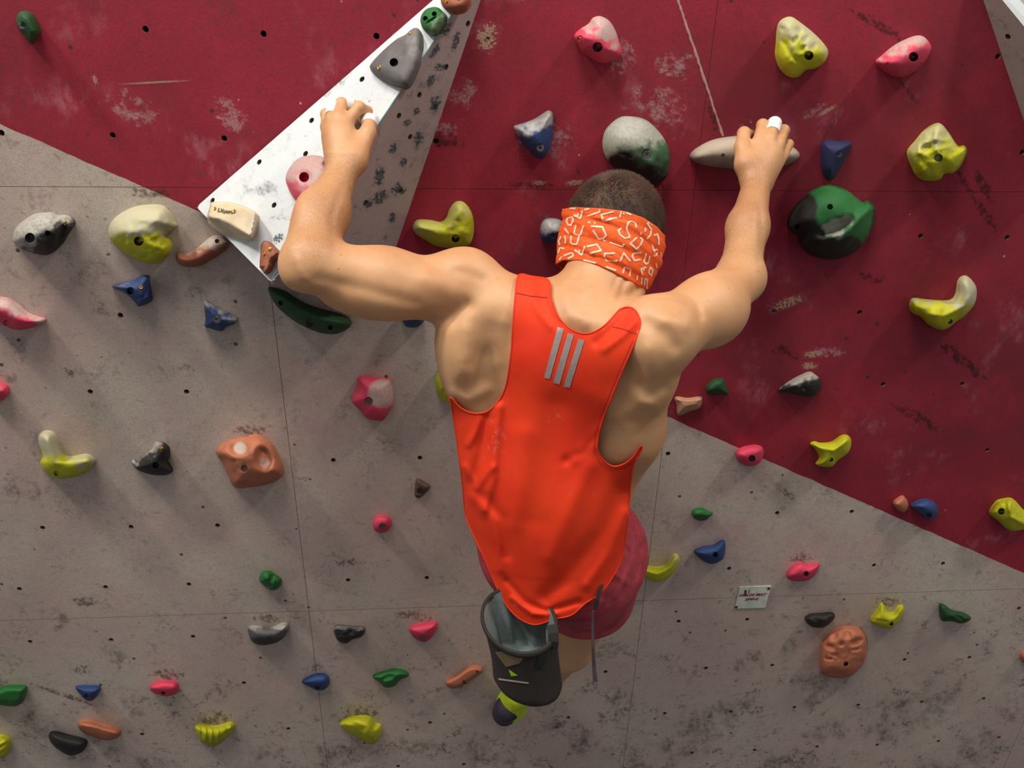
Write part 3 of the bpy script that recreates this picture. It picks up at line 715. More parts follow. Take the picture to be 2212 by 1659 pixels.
hold('large pale green rounded sloper with steel bolt above the head', 'sage', [(1302,306),(1310,279),(1337,255),(1365,252),(1397,260),(1424,285),(1441,312),(1447,342),(1441,380),(1424,396),(1402,400),(1370,380),(1335,366),(1316,350),(1305,331)], .105,
     bolts=[(1397,333,11,.006,'s')], pits=[(1397,333,18,18,0,.004)], chalk=.95, cdir=(-.35,-1), coff=.12, rubber_shade=.9, dark=[(1345,362,40,1.2),(1405,395,46,1.6)])  # nearly black lower edge: shade painted into the colour
hold('blue pointed hold with chalked hollow top on red wall', 'blue', [(1110,274),(1118,270),(1153,258),(1175,244),(1186,239),(1195,247),(1195,271),(1191,312),(1180,336),(1167,343),(1145,328),(1126,306),(1114,287)], .065,
     bolts=[(1167,319,9,.004,'s')], chalk=.9, cdir=(-.2,-1), coff=-.05, pits=[(1148,276,26,13,-20,.008)])
hold('chalky light blue round hold touching the orange headband', 'blue', [(1167,494),(1176,475),(1195,472),(1214,478),(1225,497),(1219,518),(1201,523),(1185,527),(1171,516)], .055, bolts=[(1195,510,6.5,.005,'s')], chalk=.85, cdir=(-.4,-1), coff=.1)
hold('yellow elbow shaped hold behind the raised shoulder on red wall', 'yellow', [(891,491),(901,476),(928,476),(951,480),(964,471),(971,452),(984,437),(1001,437),(1017,455),(1024,481),(1022,511),(1011,531),(981,536),(944,532),(918,518),(898,505)], .06,
     bolts=[(984,515,9,.018,'b')], chalk=.5, cdir=(-.6,-.8), coff=.2, ridge=[([(905,490),(960,495),(995,455)],9,.008)], nz=.004)
hold('long grey beige oval hold gripped by the right hand', 'stone', [(1491,338),(1502,323),(1537,304),(1575,296),(1606,295),(1650,300),(1685,310),(1711,317),(1726,330),(1725,342),(1708,353),(1670,364),(1622,368),(1575,364),(1527,358),(1499,349)], .05,
     bolts=[(1562,336,4.5,.006,'n')], chalk=.45, cdir=(0,-1), coff=.1, w=.9)
hold('small tan anvil shaped foothold under the right armpit', 'tan', [(1458,862),(1466,858),(1486,861),(1512,858),(1518,863),(1512,881),(1489,889),(1469,898),(1463,894),(1462,876)], .032, sub=3, ridge=[([(1462,862),(1486,865),(1515,862)],4,.005)], chalk=.2)
hold('small dark green foothold on red wall beside tan foothold', 'darkgreen', [(1525,838),(1542,820),(1562,819),(1568,830),(1574,851),(1557,853),(1532,852)], .032, sub=3, chalk=.1)
hold('black wedge hold with chalk grey upper side on red wall', 'black', [(1681,845),(1691,834),(1722,815),(1749,804),(1762,810),(1772,820),(1774,836),(1760,856),(1734,855),(1699,848)], .045, bolts=[(1737,840,5.5,.005,'s')], chalk=.95, cdir=(-.45,-1), coff=-.2, ridge=[([(1690,840),(1730,825),(1765,816)],4,.005)])
hold('pink egg shaped foothold on the red and grey paint line', 'pink', [(1589,982),(1595,972),(1613,965),(1633,962),(1647,967),(1650,980),(1641,1000),(1623,1007),(1608,1005),(1595,995)], .04, bolts=[(1624,990,7.5,.007,'b')])
hold('yellow banana shaped hold with nub on red wall above the paint line', 'yellow', [(1751,960),(1760,955),(1775,958),(1798,955),(1818,942),(1833,942),(1839,955),(1833,977),(1810,995),(1798,1008),(1775,1008),(1763,1003),(1771,990),(1760,970)], .05, bolts=[(1795,993,5,.008,'b')], ridge=[([(1758,962),(1800,972),(1832,950)],5,.008)], chalk=.15)
hold('tiny tan triangular foothold beside blue button foothold', 'orange', [(1929,1088),(1940,1077),(1953,1072),(1963,1090),(1955,1107),(1940,1103)], .026, sub=2)
hold('blue button foothold at lower edge of red wall', 'blue', [(1968,1094),(1982,1083),(2004,1079),(2023,1090),(2026,1109),(2012,1124),(1997,1118),(1978,1102)], .042, bolts=[(2007,1112,6,.005,'b')], chalk=.15)
hold('yellow twisted hold at the right picture edge on red wall', 'yellow', [(2138,1109),(2151,1086),(2166,1079),(2188,1078),(2207,1097),(2224,1115),(2225,1138),(2207,1145),(2185,1147),(2170,1139),(2155,1124)], .05, bolts=[(2163,1105,8,.014,'b')], ridge=[([(2180,1085),(2182,1115),(2215,1135)],6,.009)], nz=.004)
hold('small green pointed foothold on grey wall right of the climber', 'green', [(1495,1109),(1501,1101),(1517,1098),(1532,1106),(1540,1109),(1527,1122),(1512,1125),(1498,1118)], .03, bolts=[(1516,1117,4.5,.004,'s')], sub=3, rubber_shade=.3)
hold('blue winged foothold above the warning sign', 'blue', [(1499,1191),(1519,1182),(1542,1178),(1564,1167),(1567,1184),(1562,1207),(1542,1218),(1527,1216),(1510,1205)], .042, bolts=[(1545,1198,6,.014,'n')], sub=3)
hold('pale yellow crescent foothold beside the pink shorts', 'yellow', [(1382,1222),(1391,1221),(1414,1226),(1436,1222),(1449,1206),(1457,1198),(1466,1201),(1468,1214),(1455,1237),(1436,1253),(1414,1257),(1395,1247),(1384,1237)], .042, chalk=.5, cdir=(0,-1), coff=.05, ridge=[([(1392,1232),(1420,1240),(1448,1225),(1460,1205)],4,.005)])
hold('pink notched foothold above the warning sign', 'pink', [(1700,1239),(1714,1222),(1730,1215),(1748,1221),(1769,1217),(1767,1233),(1752,1250),(1730,1256),(1705,1252)], .036, bolts=[(1741,1239,5.8,.008,'b')])
hold('black rough foothold above the round orange hold', 'black', [(1739,1338),(1752,1327),(1775,1326),(1797,1324),(1804,1331),(1794,1346),(1775,1356),(1752,1353)], .036, nz=.006, chalk=.15)
hold('yellow foothold with two pointed horns', 'yellow', [(1882,1336),(1895,1319),(1906,1304),(1916,1319),(1929,1325),(1940,1312),(1951,1309),(1953,1323),(1940,1346),(1921,1358),(1899,1353),(1884,1346)], .042, bolts=[(1925,1347,4.8,.008,'b')], sub=3, ridge=[([(1886,1338),(1915,1343)],2.5,-.005)])
hold('dark green fin foothold right of yellow horned foothold', 'darkgreen', [(2030,1307),(2042,1308),(2057,1319),(2083,1325),(2098,1336),(2079,1347),(2057,1342),(2034,1340)], .038, pits=[(2072,1334,12,5,20,.006)])
hold('round orange hold pitted like a cratered rock on grey wall', 'orange', [(1773,1398),(1782,1380),(1801,1363),(1827,1354),(1854,1357),(1871,1372),(1874,1398),(1869,1425),(1854,1447),(1835,1462),(1801,1464),(1777,1455),(1771,1432)], .055,
     bolts=[(1827,1434,5.5,.012,'b')], pits=[(1830,1371,11,10,0,.008),(1850,1386,17,8,-25,.013),(1817,1391,7,5,-10,.007),(1793,1397,12,7,25,.010),(1850,1402,13,4,-10,.007),(1790,1422,12,5,10,.009),(1800,1414,14,4,5,.006),(1810,1455,22,7,-5,.009),(1803,1375,10,6,-35,.007),(1861,1431,5,8,0,.006)], w=.6, nz=.003)
hold('orange hold just entering at the right picture edge', 'orange', [(2205,1417),(2213,1409),(2232,1412),(2234,1430),(2222,1436),(2209,1430)], .03)

# engraved lettering of the cream slab, printed flat on its face
def text_on(name, body, px, px_right, height_px, plane, h, mat, parent, shear=0, extrude=.0004, bold=0.0):
    cu = bpy.data.curves.new(name, 'FONT'); cu.body = body; cu.extrude = extrude; cu.align_x = 'LEFT'; cu.align_y = 'BOTTOM'; cu.shear = shear; cu.offset = bold
    to = bpy.data.objects.new(name + '_tmp', cu); COL.objects.link(to)
    dg = bpy.context.evaluated_depsgraph_get(); dg.update()
    me = bpy.data.meshes.new_from_object(to.evaluated_get(dg))
    bpy.data.objects.remove(to, do_unlink=True)
    co = np.array([v.co for v in me.vertices])
    wd = co[:, 0].max() - co[:, 0].min(); ht = co[:, 1].max()
    a = plane.hit(float(px[0]), float(px[1]), h); b = plane.hit(float(px_right[0]), float(px_right[1]), h)
    ex = (b - a); L = np.linalg.norm(ex); ex /= L
    ey = np.cross(ex, plane.n); ey = ey if ey[1] < 0 else -ey
    c = plane.hit(float(px[0]), float(px[1] - height_px), h); hh = abs((c - a) @ ey)
    P = a + np.outer((co[:, 0] - co[:, 0].min()) / wd * L, ex) + np.outer(co[:, 1] / ht * hh, ey) + np.outer(co[:, 2], plane.n)
    return mk(name, P, [tuple(f.vertices) for f in me.polygons], mat, parent, smooth=False)
M_INK = plain('brown_ink', srgb(70, 54, 44), .8)
text_on('lettering', 'LX', (468.5, 459), (479, 461.5), 11, F_WHITE, .0465, M_INK, blk)
text_on('lettering', 'GRIPS', (479.5, 461.5), (501, 463.5), 8, F_WHITE, .0465, M_INK, blk)

# warning sign
M_SIGN = plain('white_sign_plastic', srgb(198, 204, 194), .45)
M_SIGNRED = plain('sign_red_print', srgb(120, 24, 28), .6)
M_SIGNGREY = plain('sign_grey_print', srgb(70, 66, 62), .6)
sc = [(1598, 1268.5), (1666, 1266), (1653.5, 1313), (1588, 1314.5)]
front = [WALL.hit(float(u), float(v), .003) for u, v in sc]; backp = [p - WALL.n * .0028 for p in front]
sign = mk('warning_sign', front + backp, [(0, 3, 2, 1), (0, 1, 5, 4), (1, 2, 6, 5), (2, 3, 7, 6), (3, 0, 4, 7)], M_SIGN, smooth=False)
tag(sign, 'small white warning sign with red lettering screwed to grey wall', 'sign')
text_on('red_lettering', 'HOLDS MAY', (1596, 1290), (1655, 1287.5), 6.5, WALL, .0034, M_SIGNRED, sign, shear=.3, bold=.018)
text_on('red_lettering', 'SPIN!', (1609, 1298.5), (1638, 1297.2), 6, WALL, .0034, M_SIGNRED, sign, shear=.3, bold=.018)
mk('scratch_mark', [WALL.hit(float(u), float(v), .0034) for u, v in ((1608,1275),(1613,1274.5),(1613,1286),(1607,1287))], [(0,3,2,1)], M_SIGNGREY, sign, smooth=False)
mk('scratch_mark', [WALL.hit(float(u), float(v), .0034) for u, v in ((1617.5,1274),(1619.5,1274),(1618.5,1282),(1617,1282))], [(0,3,2,1)], M_SIGNGREY, sign, smooth=False)
for u, v in ((1660.5, 1271.5), (1590.5, 1311.5)):
    q = WALL.hit(u, v, .0032); place('screw', ME_BBOLT, q, WALL.n, .0042, sign)
# ================================================================ the climber
# a body is a smooth blend of tapered limbs and muscles (implicit surface), meshed once
def nrm(v): v = np.asarray(v, float); return v / np.linalg.norm(v)
T_R = nrm(S(1405, 735, 1.24) - S(990, 620, 1.36))          # body right
T_D = S(1172, 1230, 1.52) - S(1262, 660, 1.32); T_D = nrm(T_D - T_R * (T_D @ T_R))   # down the spine
T_B = np.cross(T_D, T_R); T_B = T_B if T_B[2] < 0 else -T_B                          # out of the back
PR = []
def RC(a, b, ra, rb, k=.02, flat=None, tg='body', neg=False, fac=.75):
    PR.append(dict(t='c', a=np.asarray(a), b=np.asarray(b), ra=ra, rb=rb, k=k, flat=flat, fac=fac, tg=tg, neg=neg))
def EL(c, r, ax=None, k=.02, tg='body', neg=False):
    PR.append(dict(t='e', c=np.asarray(c), r=np.asarray(r, float), ax=np.eye(3) if ax is None else np.asarray(ax), k=k, tg=tg, neg=neg))
def chain(pts, rs, k=.01, tg='body'):
    for i in range(len(pts) - 1): RC(pts[i], pts[i + 1], rs[i], rs[i + 1], k, tg=tg)
TX = np.stack([T_R, T_D, T_B])                                # rows: torso axes
def prim_d(p, X):
    if p['t'] == 'c':
        ab = p['b'] - p['a']; t = np.clip(((X - p['a']) @ ab) / (ab @ ab), 0, 1)
        df = X - p['a'] - t[..., None] * ab
        if p['flat'] is not None:
            df = df + (1 / p['fac'] - 1) * (df @ p['flat'])[..., None] * p['flat']
        d = np.linalg.norm(df, axis=-1) - (p['ra'] + (p['rb'] - p['ra']) * t)
        return d * (p['fac'] if p['flat'] is not None else 1)
    q = (X - p['c']) @ p['ax'].T
    k0 = np.linalg.norm(q / p['r'], axis=-1); k1 = np.linalg.norm(q / p['r'] ** 2, axis=-1)
    return k0 * (k0 - 1) / (k1 + 1e-9)
def prim_box(p, m):
    if p['t'] == 'c':
        r = max(p['ra'], p['rb']); lo = np.minimum(p['a'], p['b']) - r; hi = np.maximum(p['a'], p['b']) + r
    else:
        r = p['r'].max(); lo = p['c'] - r; hi = p['c'] + r
    return lo - m, hi + m
BIG = .06
def field(prims, lo, hi, h):
    lo = np.asarray(lo, float); n = np.ceil((np.asarray(hi) - lo) / h).astype(int) + 1
    F = np.full(n, BIG, np.float32)
    ax = [lo[i] + h * np.arange(n[i]) for i in range(3)]
    for p in prims:
        a, b = prim_box(p, .045)
        i0 = np.maximum(np.floor((a - lo) / h).astype(int), 0); i1 = np.minimum(np.ceil((b - lo) / h).astype(int) + 1, n)
        if (i1 <= i0).any(): continue
        sl = tuple(slice(i0[i], i1[i]) for i in range(3))
        g = np.meshgrid(*[ax[i][sl[i]] for i in range(3)], indexing='ij')
        d = prim_d(p, np.stack(g, -1)); f = F[sl]; k = p['k']
        if p['neg']:
            d = -d; hh = np.maximum(k - np.abs(f - d), 0) / k; F[sl] = np.maximum(f, d) + hh * hh * k * .25
        else:
            d = np.minimum(d, BIG)
            hh = np.maximum(k - np.abs(f - d), 0) / k; F[sl] = np.minimum(f, d) - hh * hh * k * .25
    return F, lo, h
def nets(F, lo, h):
    n = np.array(F.shape); ins = F < 0
    c = np.zeros(n - 1, np.int8)
    offs = [(i, j, k) for i in (0, 1) for j in (0, 1) for k in (0, 1)]
    for o in offs: c += ins[o[0]:n[0] - 1 + o[0], o[1]:n[1] - 1 + o[1], o[2]:n[2] - 1 + o[2]]
    act = np.argwhere((c > 0) & (c < 8))
    idx = -np.ones(n - 1, np.int64); idx[tuple(act.T)] = np.arange(len(act))
    vals = np.stack([F[act[:, 0] + o[0], act[:, 1] + o[1], act[:, 2] + o[2]] for o in offs], 1)
    acc = np.zeros((len(act), 3)); cnt = np.zeros(len(act))
    for a in range(8):
        for b in range(a + 1, 8):
            oa, ob = np.array(offs[a]), np.array(offs[b])
            if np.abs(oa - ob).sum() != 1: continue
            va, vb = vals[:, a], vals[:, b]; x = (va < 0) != (vb < 0)
            t = np.where(x, va / np.where(x, va - vb, 1), 0)
            acc[x] += (oa + t[:, None] * (ob - oa))[x]; cnt[x] += 1
    Vt = lo + h * (act + acc / cnt[:, None])
    quads = []
    for ax_ in range(3):
        s0 = [slice(None)] * 3; s1 = [slice(None)] * 3
        s0[ax_] = slice(0, n[ax_] - 1); s1[ax_] = slice(1, n[ax_])
        e = np.argwhere(ins[tuple(s0)] != ins[tuple(s1)])
        u, w_ = (ax_ + 1) % 3, (ax_ + 2) % 3
        e = e[(e[:, u] > 0) & (e[:, w_] > 0) & (e[:, u] < n[u] - 1) & (e[:, w_] < n[w_] - 1)]
        def cell(du, dw):
            q = e.copy(); q[:, u] -= du; q[:, w_] -= dw; return idx[tuple(q.T)]
        A, B_, C, D = cell(1, 1), cell(0, 1), cell(0, 0), cell(1, 0)
        fl = ins[tuple(e.T)]
        Q = np.where(fl[:, None], np.stack([A, B_, C, D], 1), np.stack([D, C, B_, A], 1))
        quads.append(Q[(Q >= 0).all(1)])
    return Vt, np.concatenate(quads)
def relax(Vt, Q, it=2, lam=.5):
    E_ = np.concatenate([Q[:, [0, 1]], Q[:, [1, 2]], Q[:, [2, 3]], Q[:, [3, 0]]]) if Q.shape[1] == 4 else np.concatenate([Q[:, [0, 1]], Q[:, [1, 2]], Q[:, [2, 0]]])
    for _ in range(it):
        acc = np.zeros_like(Vt); cnt = np.zeros(len(Vt))
        for a, b in ((0, 1), (1, 0)):
            np.add.at(acc, E_[:, a], Vt[E_[:, b]]); np.add.at(cnt, E_[:, a], 1)
        Vt = Vt * (1 - lam) + lam * acc / np.maximum(cnt, 1)[:, None]
    return Vt
def vnormals(Vt, Tq):
    T = tris(Tq); fn = np.cross(Vt[T[:, 1]] - Vt[T[:, 0]], Vt[T[:, 2]] - Vt[T[:, 0]])
    n = np.zeros_like(Vt)
    for k in range(3): np.add.at(n, T[:, k], fn)
    return n / (np.linalg.norm(n, axis=1)[:, None] + 1e-12)
def tris(Q):
    return np.concatenate([Q[:, [0, 1, 2]], Q[:, [0, 2, 3]]]) if Q.shape[1] == 4 else Q
def pix(P):
    return np.stack([P[:, 0] / P[:, 2] * FPX + CXP, P[:, 1] / P[:, 2] * FPX + CYP], 1)
def sdpoly(P, poly):
    poly = np.array(poly, float); d = seg_dist(P, poly); return np.where(inpoly(P[:, 0], P[:, 1], poly), -d, d)
def clip_mesh(Vt, T, g):
    """keep g<0, cutting triangles along g=0"""
    Vl = [tuple(x) for x in Vt]; gl = list(g); out = []; cache = {}
    def cut(a, b):
        k_ = (a, b) if a < b else (b, a)
        if k_ not in cache:
            t = gl[a] / (gl[a] - gl[b]); pa, pb = Vl[a], Vl[b]
            Vl.append(tuple(pa[i] + t * (pb[i] - pa[i]) for i in range(3))); gl.append(0.0); cache[k_] = len(Vl) - 1
        return cache[k_]
    neg = g < 0; cnt = neg[T].sum(1)
    out += [tuple(t) for t in T[cnt == 3]]
    for t in T[(cnt > 0) & (cnt < 3)]:
        pol = []
        for i in range(3):
            a, b = t[i], t[(i + 1) % 3]
            if gl[a] < 0: pol.append(a)
            if (gl[a] < 0) != (gl[b] < 0): pol.append(cut(a, b))
        if len(pol) >= 3: out += [(pol[0], pol[i], pol[i + 1]) for i in range(1, len(pol) - 1)]
    out = np.array(out); used = np.unique(out); m = -np.ones(len(Vl), int); m[used] = np.arange(len(used))
    return np.array(Vl)[used], m[out]

def outward(Vt, T):
    T = np.asarray(T); c = Vt.mean(0); n = np.cross(Vt[T[:, 1]] - Vt[T[:, 0]], Vt[T[:, 2]] - Vt[T[:, 0]])
    return T if (n * (Vt[T[:, 0]] - c)).sum() > 0 else T[:, ::-1]
def weld(o, dist=.0017):
    bm = bmesh.new(); bm.from_mesh(o.data); bmesh.ops.remove_doubles(bm, verts=bm.verts, dist=dist)
    for _ in range(2):                      # even out the cut edge
        bo = [v for v in bm.verts if v.is_boundary]; new = {}
        for v in bo:
            nb_ = [e.other_vert(v) for e in v.link_edges if e.is_boundary]
            if len(nb_) == 2: new[v] = v.co * .5 + (nb_[0].co + nb_[1].co) * .25
        for v, c in new.items(): v.co = c
    for f in bm.faces: f.smooth = True
    bm.to_mesh(o.data); bm.free()
# ---- torso
RC(S(1218, 770, 1.375), S(1182, 1000, 1.455), .135, .118, .05, T_B, 'torso')
RC(S(1070, 724, 1.385), S(1365, 788, 1.30), .075, .075, .05, tg='torso')
RC(S(1182, 1000, 1.455), S(1190, 1160, 1.53), .112, .115, .05, T_B, 'torso', fac=.82)
EL(S(1142, 1180, 1.57), (.080, .092, .090), TX, .04, 'torso'); EL(S(1262, 1212, 1.525), (.084, .10, .090), TX, .04, 'torso')
# lats, scapulae, traps
RC(S(1012, 735, 1.375), S(1062, 955, 1.43), .055, .056, .045, tg='torso')
RC(S(1362, 815, 1.30), S(1358, 930, 1.36), .056, .053, .04, tg='torso'); RC(S(1358, 930, 1.36), S(1316, 1045, 1.44), .053, .045, .04, tg='torso')
EL(S(1006, 770, 1.338), (.044, .075, .034), TX, .03, 'torso')             # teres / lower scapula bulge
EL(S(1035, 690, 1.322), (.055, .045, .036), TX, .03, 'torso')             # infraspinatus
EL(S(1398, 800, 1.252), (.036, .060, .036), TX, .03, 'torso')
EL(S(1372, 745, 1.245), (.045, .040, .036), TX, .03, 'torso')
RC(S(1252, 706, 1.31), S(1105, 672, 1.335), .056, .046, .022, tg='torso'); RC(S(1105, 672, 1.335), S(1010, 606, 1.34), .044, .043, .04, tg='torso')
RC(S(1265, 712, 1.30), S(1345, 740, 1.262), .056, .045, .035, tg='torso'); RC(S(1345, 738, 1.262), S(1405, 716, 1.24), .044, .043, .04, tg='torso')
# spine furrow and the hollow between shoulder blade and spine
RC(S(1242, 740, 1.222), S(1190, 1010, 1.318), .012, .012, .04, tg='torso', neg=True)
RC(S(1066, 730, 1.268), S(1058, 835, 1.292), .012, .014, .045, tg='body', neg=True)
RC(S(1352, 800, 1.205), S(1340, 870, 1.232), .010, .012, .04, tg='body', neg=True)
# ---- neck and head
RC(S(1276, 678, 1.325), S(1316, 545, 1.375), .066, .060, .022, tg='neck')
RC(S(1330, 640, 1.345), S(1362, 570, 1.385), .038, .034, .04, tg='neck')
HC = S(1328, 486, 1.385)
HX = np.stack([nrm((.97, .22, -.10)), nrm((-.20, .93, .30)), nrm((.15, -.28, .95))])
HX[1] = nrm(HX[1] - HX[0] * (HX[1] @ HX[0])); HX[2] = np.cross(HX[0], HX[1])
HRAD = np.array([.0775, .084, .096])
EL(HC, HRAD, HX, .02, 'head')
hd = lambda x, y, z: HC + x * HX[0] + y * HX[1] + z * HX[2]
EL(hd(0, .062, .052), (.052, .060, .055), HX, .04, 'head')                 # jaw
RC(hd(0, .018, .098), hd(0, .048, .112), .010, .016, .015, tg='head')      # nose
RC(hd(-.045, .008, .082), hd(.045, .008, .082), .013, .013, .02, tg='head')# brow
for s_ in (-1, 1):
    EL(hd(.033 * s_, .028, .088), (.018, .012, .012), HX, .006, 'head', True)
    EL(hd(.033 * s_, .028, .082), (.012, .012, .012), HX, .003, 'head')
    EL(hd(.080 * s_, .032, .008), (.010, .030, .018), HX, .010, 'head')
RC(hd(-.02, .078, .100), hd(.02, .078, .100), .007, .007, .008, tg='head'); RC(hd(-.018, .088, .098), hd(.018, .088, .098), .008, .008, .008, tg='head')
# ---- left arm
EL(S(1000, 596, 1.338), (.058, .046, .054), None, .025, 'arm')
RC(S(985, 632, 1.345), S(830, 610, 1.305), .053, .051, .025, tg='arm'); RC(S(830, 606, 1.305), S(672, 574, 1.272), .050, .041, .03, tg='arm')
EL(S(835, 628, 1.300), (.085, .036, .036), None, .03, 'arm'); EL(S(800, 640, 1.302), (.07, .024, .03), None, .03, 'arm')
EL(S(658, 574, 1.268), (.033, .036, .034), None, .02, 'arm'); EL(S(634, 588, 1.262), (.015, .018, .016), None, .02, 'arm')
RC(S(672, 556, 1.278), S(700, 458, 1.335), .041, .0385, .025, tg='arm'); RC(S(700, 458, 1.335), S(738, 374, 1.395), .0385, .0265, .025, tg='arm')
EL(S(668, 500, 1.305), (.022, .050, .030), None, .03, 'arm')
# ---- right arm
EL(S(1425, 722, 1.235), (.056, .050, .056), None, .025, 'arm')
RC(S(1415, 728, 1.245), S(1530, 664, 1.30), .054, .049, .03, tg='arm'); RC(S(1530, 664, 1.30), S(1600, 604, 1.372), .048, .040, .03, tg='arm')
EL(S(1548, 690, 1.30), (.035, .05, .035), np.stack([nrm((.6, .8, 0)), nrm((.8, -.6, 0)), (0, 0, 1)]), .03, 'arm')
EL(S(1602, 606, 1.378), (.030, .030, .030), None, .02, 'arm'); EL(S(1616, 618, 1.372), (.014, .018, .014), None, .015, 'arm')
RC(S(1599, 590, 1.382), S(1615, 490, 1.44), .035, .0335, .025, tg='arm'); RC(S(1615, 490, 1.44), S(1634, 400, 1.497), .0335, .0258, .025, tg='arm')
# ---- legs
RC(S(1272, 1200, 1.56), S(1226, 1385, 1.85), .090, .062, .04, tg='leg')
chain([S(1226, 1385, 1.85), S(1170, 1450, 2.03), S(1122, 1494, 2.19)], [.058, .054, .032], .03, 'leg')
RC(S(1172, 1185, 1.60), S(1168, 1395, 1.90), .072, .048, .04, tg='leg')
chain([S(1162, 1395, 1.90), S(1160, 1440, 2.06), S(1150, 1470, 2.21)], [.050, .048, .034], .03, 'leg')
# ---- left hand
lh = {}
Wl = S(742, 362, 1.400)
lh['mcp'] = [S(749, 264, 1.420), S(732, 255, 1.419), S(716, 260, 1.424), S(705, 275, 1.432)]
lh['pip'] = [S(776, 233, 1.430), S(739, 225, 1.441), S(722, 231, 1.440), S(704, 247, 1.452)]
lh['dip'] = [S(794, 240, 1.450), S(764, 228, 1.456), S(738, 236, 1.462), S(717, 252, 1.470)]
lh['tip'] = [S(793, 251, 1.461), S(774, 238, 1.466), S(748, 246, 1.472), S(730, 260, 1.474)]
lh['th'] = [S(768, 345, 1.405), S(795, 288, 1.424), S(799, 262, 1.441), S(780, 254, 1.460)]
rh = {}
Wr = S(1634, 392, 1.502)
rh['mcp'] = [S(1639, 306, 1.517), S(1663, 302, 1.514), S(1682, 313, 1.520), S(1693, 333, 1.530)]
rh['pip'] = [S(1647, 270, 1.536), S(1673, 267, 1.533), S(1693, 282, 1.545), S(1703, 312, 1.555)]
rh['dip'] = [S(1650, 279, 1.564), S(1675, 278, 1.562), S(1693, 292, 1.570), S(1701, 321, 1.578)]
rh['tip'] = [S(1650, 294, 1.574), S(1673, 294, 1.573), S(1689, 305, 1.580), S(1697, 331, 1.584)]
rh['th'] = [S(1612, 356, 1.505), S(1603, 318, 1.515), S(1607, 288, 1.534), S(1621, 292, 1.556)]
def hand(hh, Wc, wr, tg):
    for i, m in enumerate(hh['mcp']):
        off = (hh['mcp'][0] - hh['mcp'][3]); off = off / np.linalg.norm(off) * (.014 - .0095 * i)
        RC(Wc + off, m, .0170, .0116 - .0007 * i, .012, tg=tg)
        r = (.0104, .0106, .0100, .0088)[i]
        chain([m, hh['pip'][i]], [r + .0012, r], .006, tg)
        chain([hh['pip'][i], hh['dip'][i]], [r, r * .88], .003, tg)
        chain([hh['dip'][i], hh['tip'][i]], [r * .88, r * .74], .003, tg)
        EL(hh['pip'][i] + np.array([0, 0, -.001]), (r * 1.06,) * 3, None, .004, tg)
    pm = np.mean(hh['mcp'], 0); mid = (Wc + pm) / 2
    RC(Wc * .8 + pm * .2 + np.array([0, 0, .004]), Wc * .3 + pm * .7 + np.array([0, 0, .006]), .025, .026, .012, tg=tg)
    t = hh['th']
    RC(Wc, t[0], .021, .019, .016, tg=tg); RC(t[0], t[1], .019, .0145, .014, tg=tg)
    chain([t[1], t[2]], [.0142, .0122], .005, tg); chain([t[2], t[3]], [.0122, .0098], .004, tg)
    RC(t[0], Wc * .45 + hh['mcp'][0] * .55, .013, .011, .012, tg=tg)
hand(lh, Wl, 0, 'lhand'); hand(rh, Wr, 0, 'rhand')

M_SKIN, nt_, b_ = new_mat('skin'); nb = NB(nt_)
geo = nb.n('ShaderNodeNewGeometry').outputs['Position']; nb.co = geo
sk = nb.mix(nb.ramp(nb.noise(7, 4), .35, .7), srgb(198, 152, 110), srgb(180, 130, 90))
sk = nb.mix(nb.ramp(nb.noise(60, 4), .5, .8, 0, .22), sk, srgb(176, 104, 76))
fk = nb.math('MULTIPLY', nb.ramp(nb.voro(42), .10, .05), nb.ramp(nb.noise(30, 2), .56, .6))
sk = nb.mix(nb.math('MULTIPLY', fk, .45), sk, srgb(130, 78, 52))
# fine dark hair on the forearms
hr = nb.math('MULTIPLY', nb.attr('hairy'), nb.ramp(nb.noise(330, 3, .6, nb.mapped2((2.6, 1, .45), (0, .25, 0))), .34, .66, .25, 1))
sk = nb.mix(nb.math('MULTIPLY', hr, .40), sk, srgb(110, 72, 44))
nb.l(sk, b_.inputs['Base Color']); b_.inputs['Roughness'].default_value = .52
b_.inputs['Subsurface Weight'].default_value = .08; b_.inputs['Subsurface Radius'].default_value = (.02, .008, .004); b_.inputs['Subsurface Scale'].default_value = .4
nb.l(nb.bump(nb.noise(380, 3), .12, .001), b_.inputs['Normal'])

person = empty('person', toW(S(1100, 1530, 2.24)).tolist())
tag(person, 'climber in orange tank top hanging from two holds, seen from behind', 'person')

core = [p for p in PR if p['tg'] not in ('lhand', 'rhand')]
wr_l = [p for p in PR if p['tg'] == 'lhand']; wr_r = [p for p in PR if p['tg'] == 'rhand']
def cutp(F, lo, h, q, n):
    """intersect a field with the half space behind plane (q, n)"""
    ax = [lo[i] + h * np.arange(F.shape[i]) for i in range(3)]
    d = (ax[0][:, None, None] - q[0]) * n[0] + (ax[1][None, :, None] - q[1]) * n[1] + (ax[2][None, None, :] - q[2]) * n[2]
    return np.maximum(F, d.astype(np.float32))
F0, l0, h0 = field(core, (-.42, -.52, 1.12), (.52, 1.02, 2.30), .0052)
nl = nrm(S(738, 374, 1.395) - S(700, 458, 1.335)); nr_ = nrm(S(1634, 400, 1.497) - S(1617, 490, 1.44))
ql = S(733, 388, 1.385); qr = S(1632, 412, 1.488)
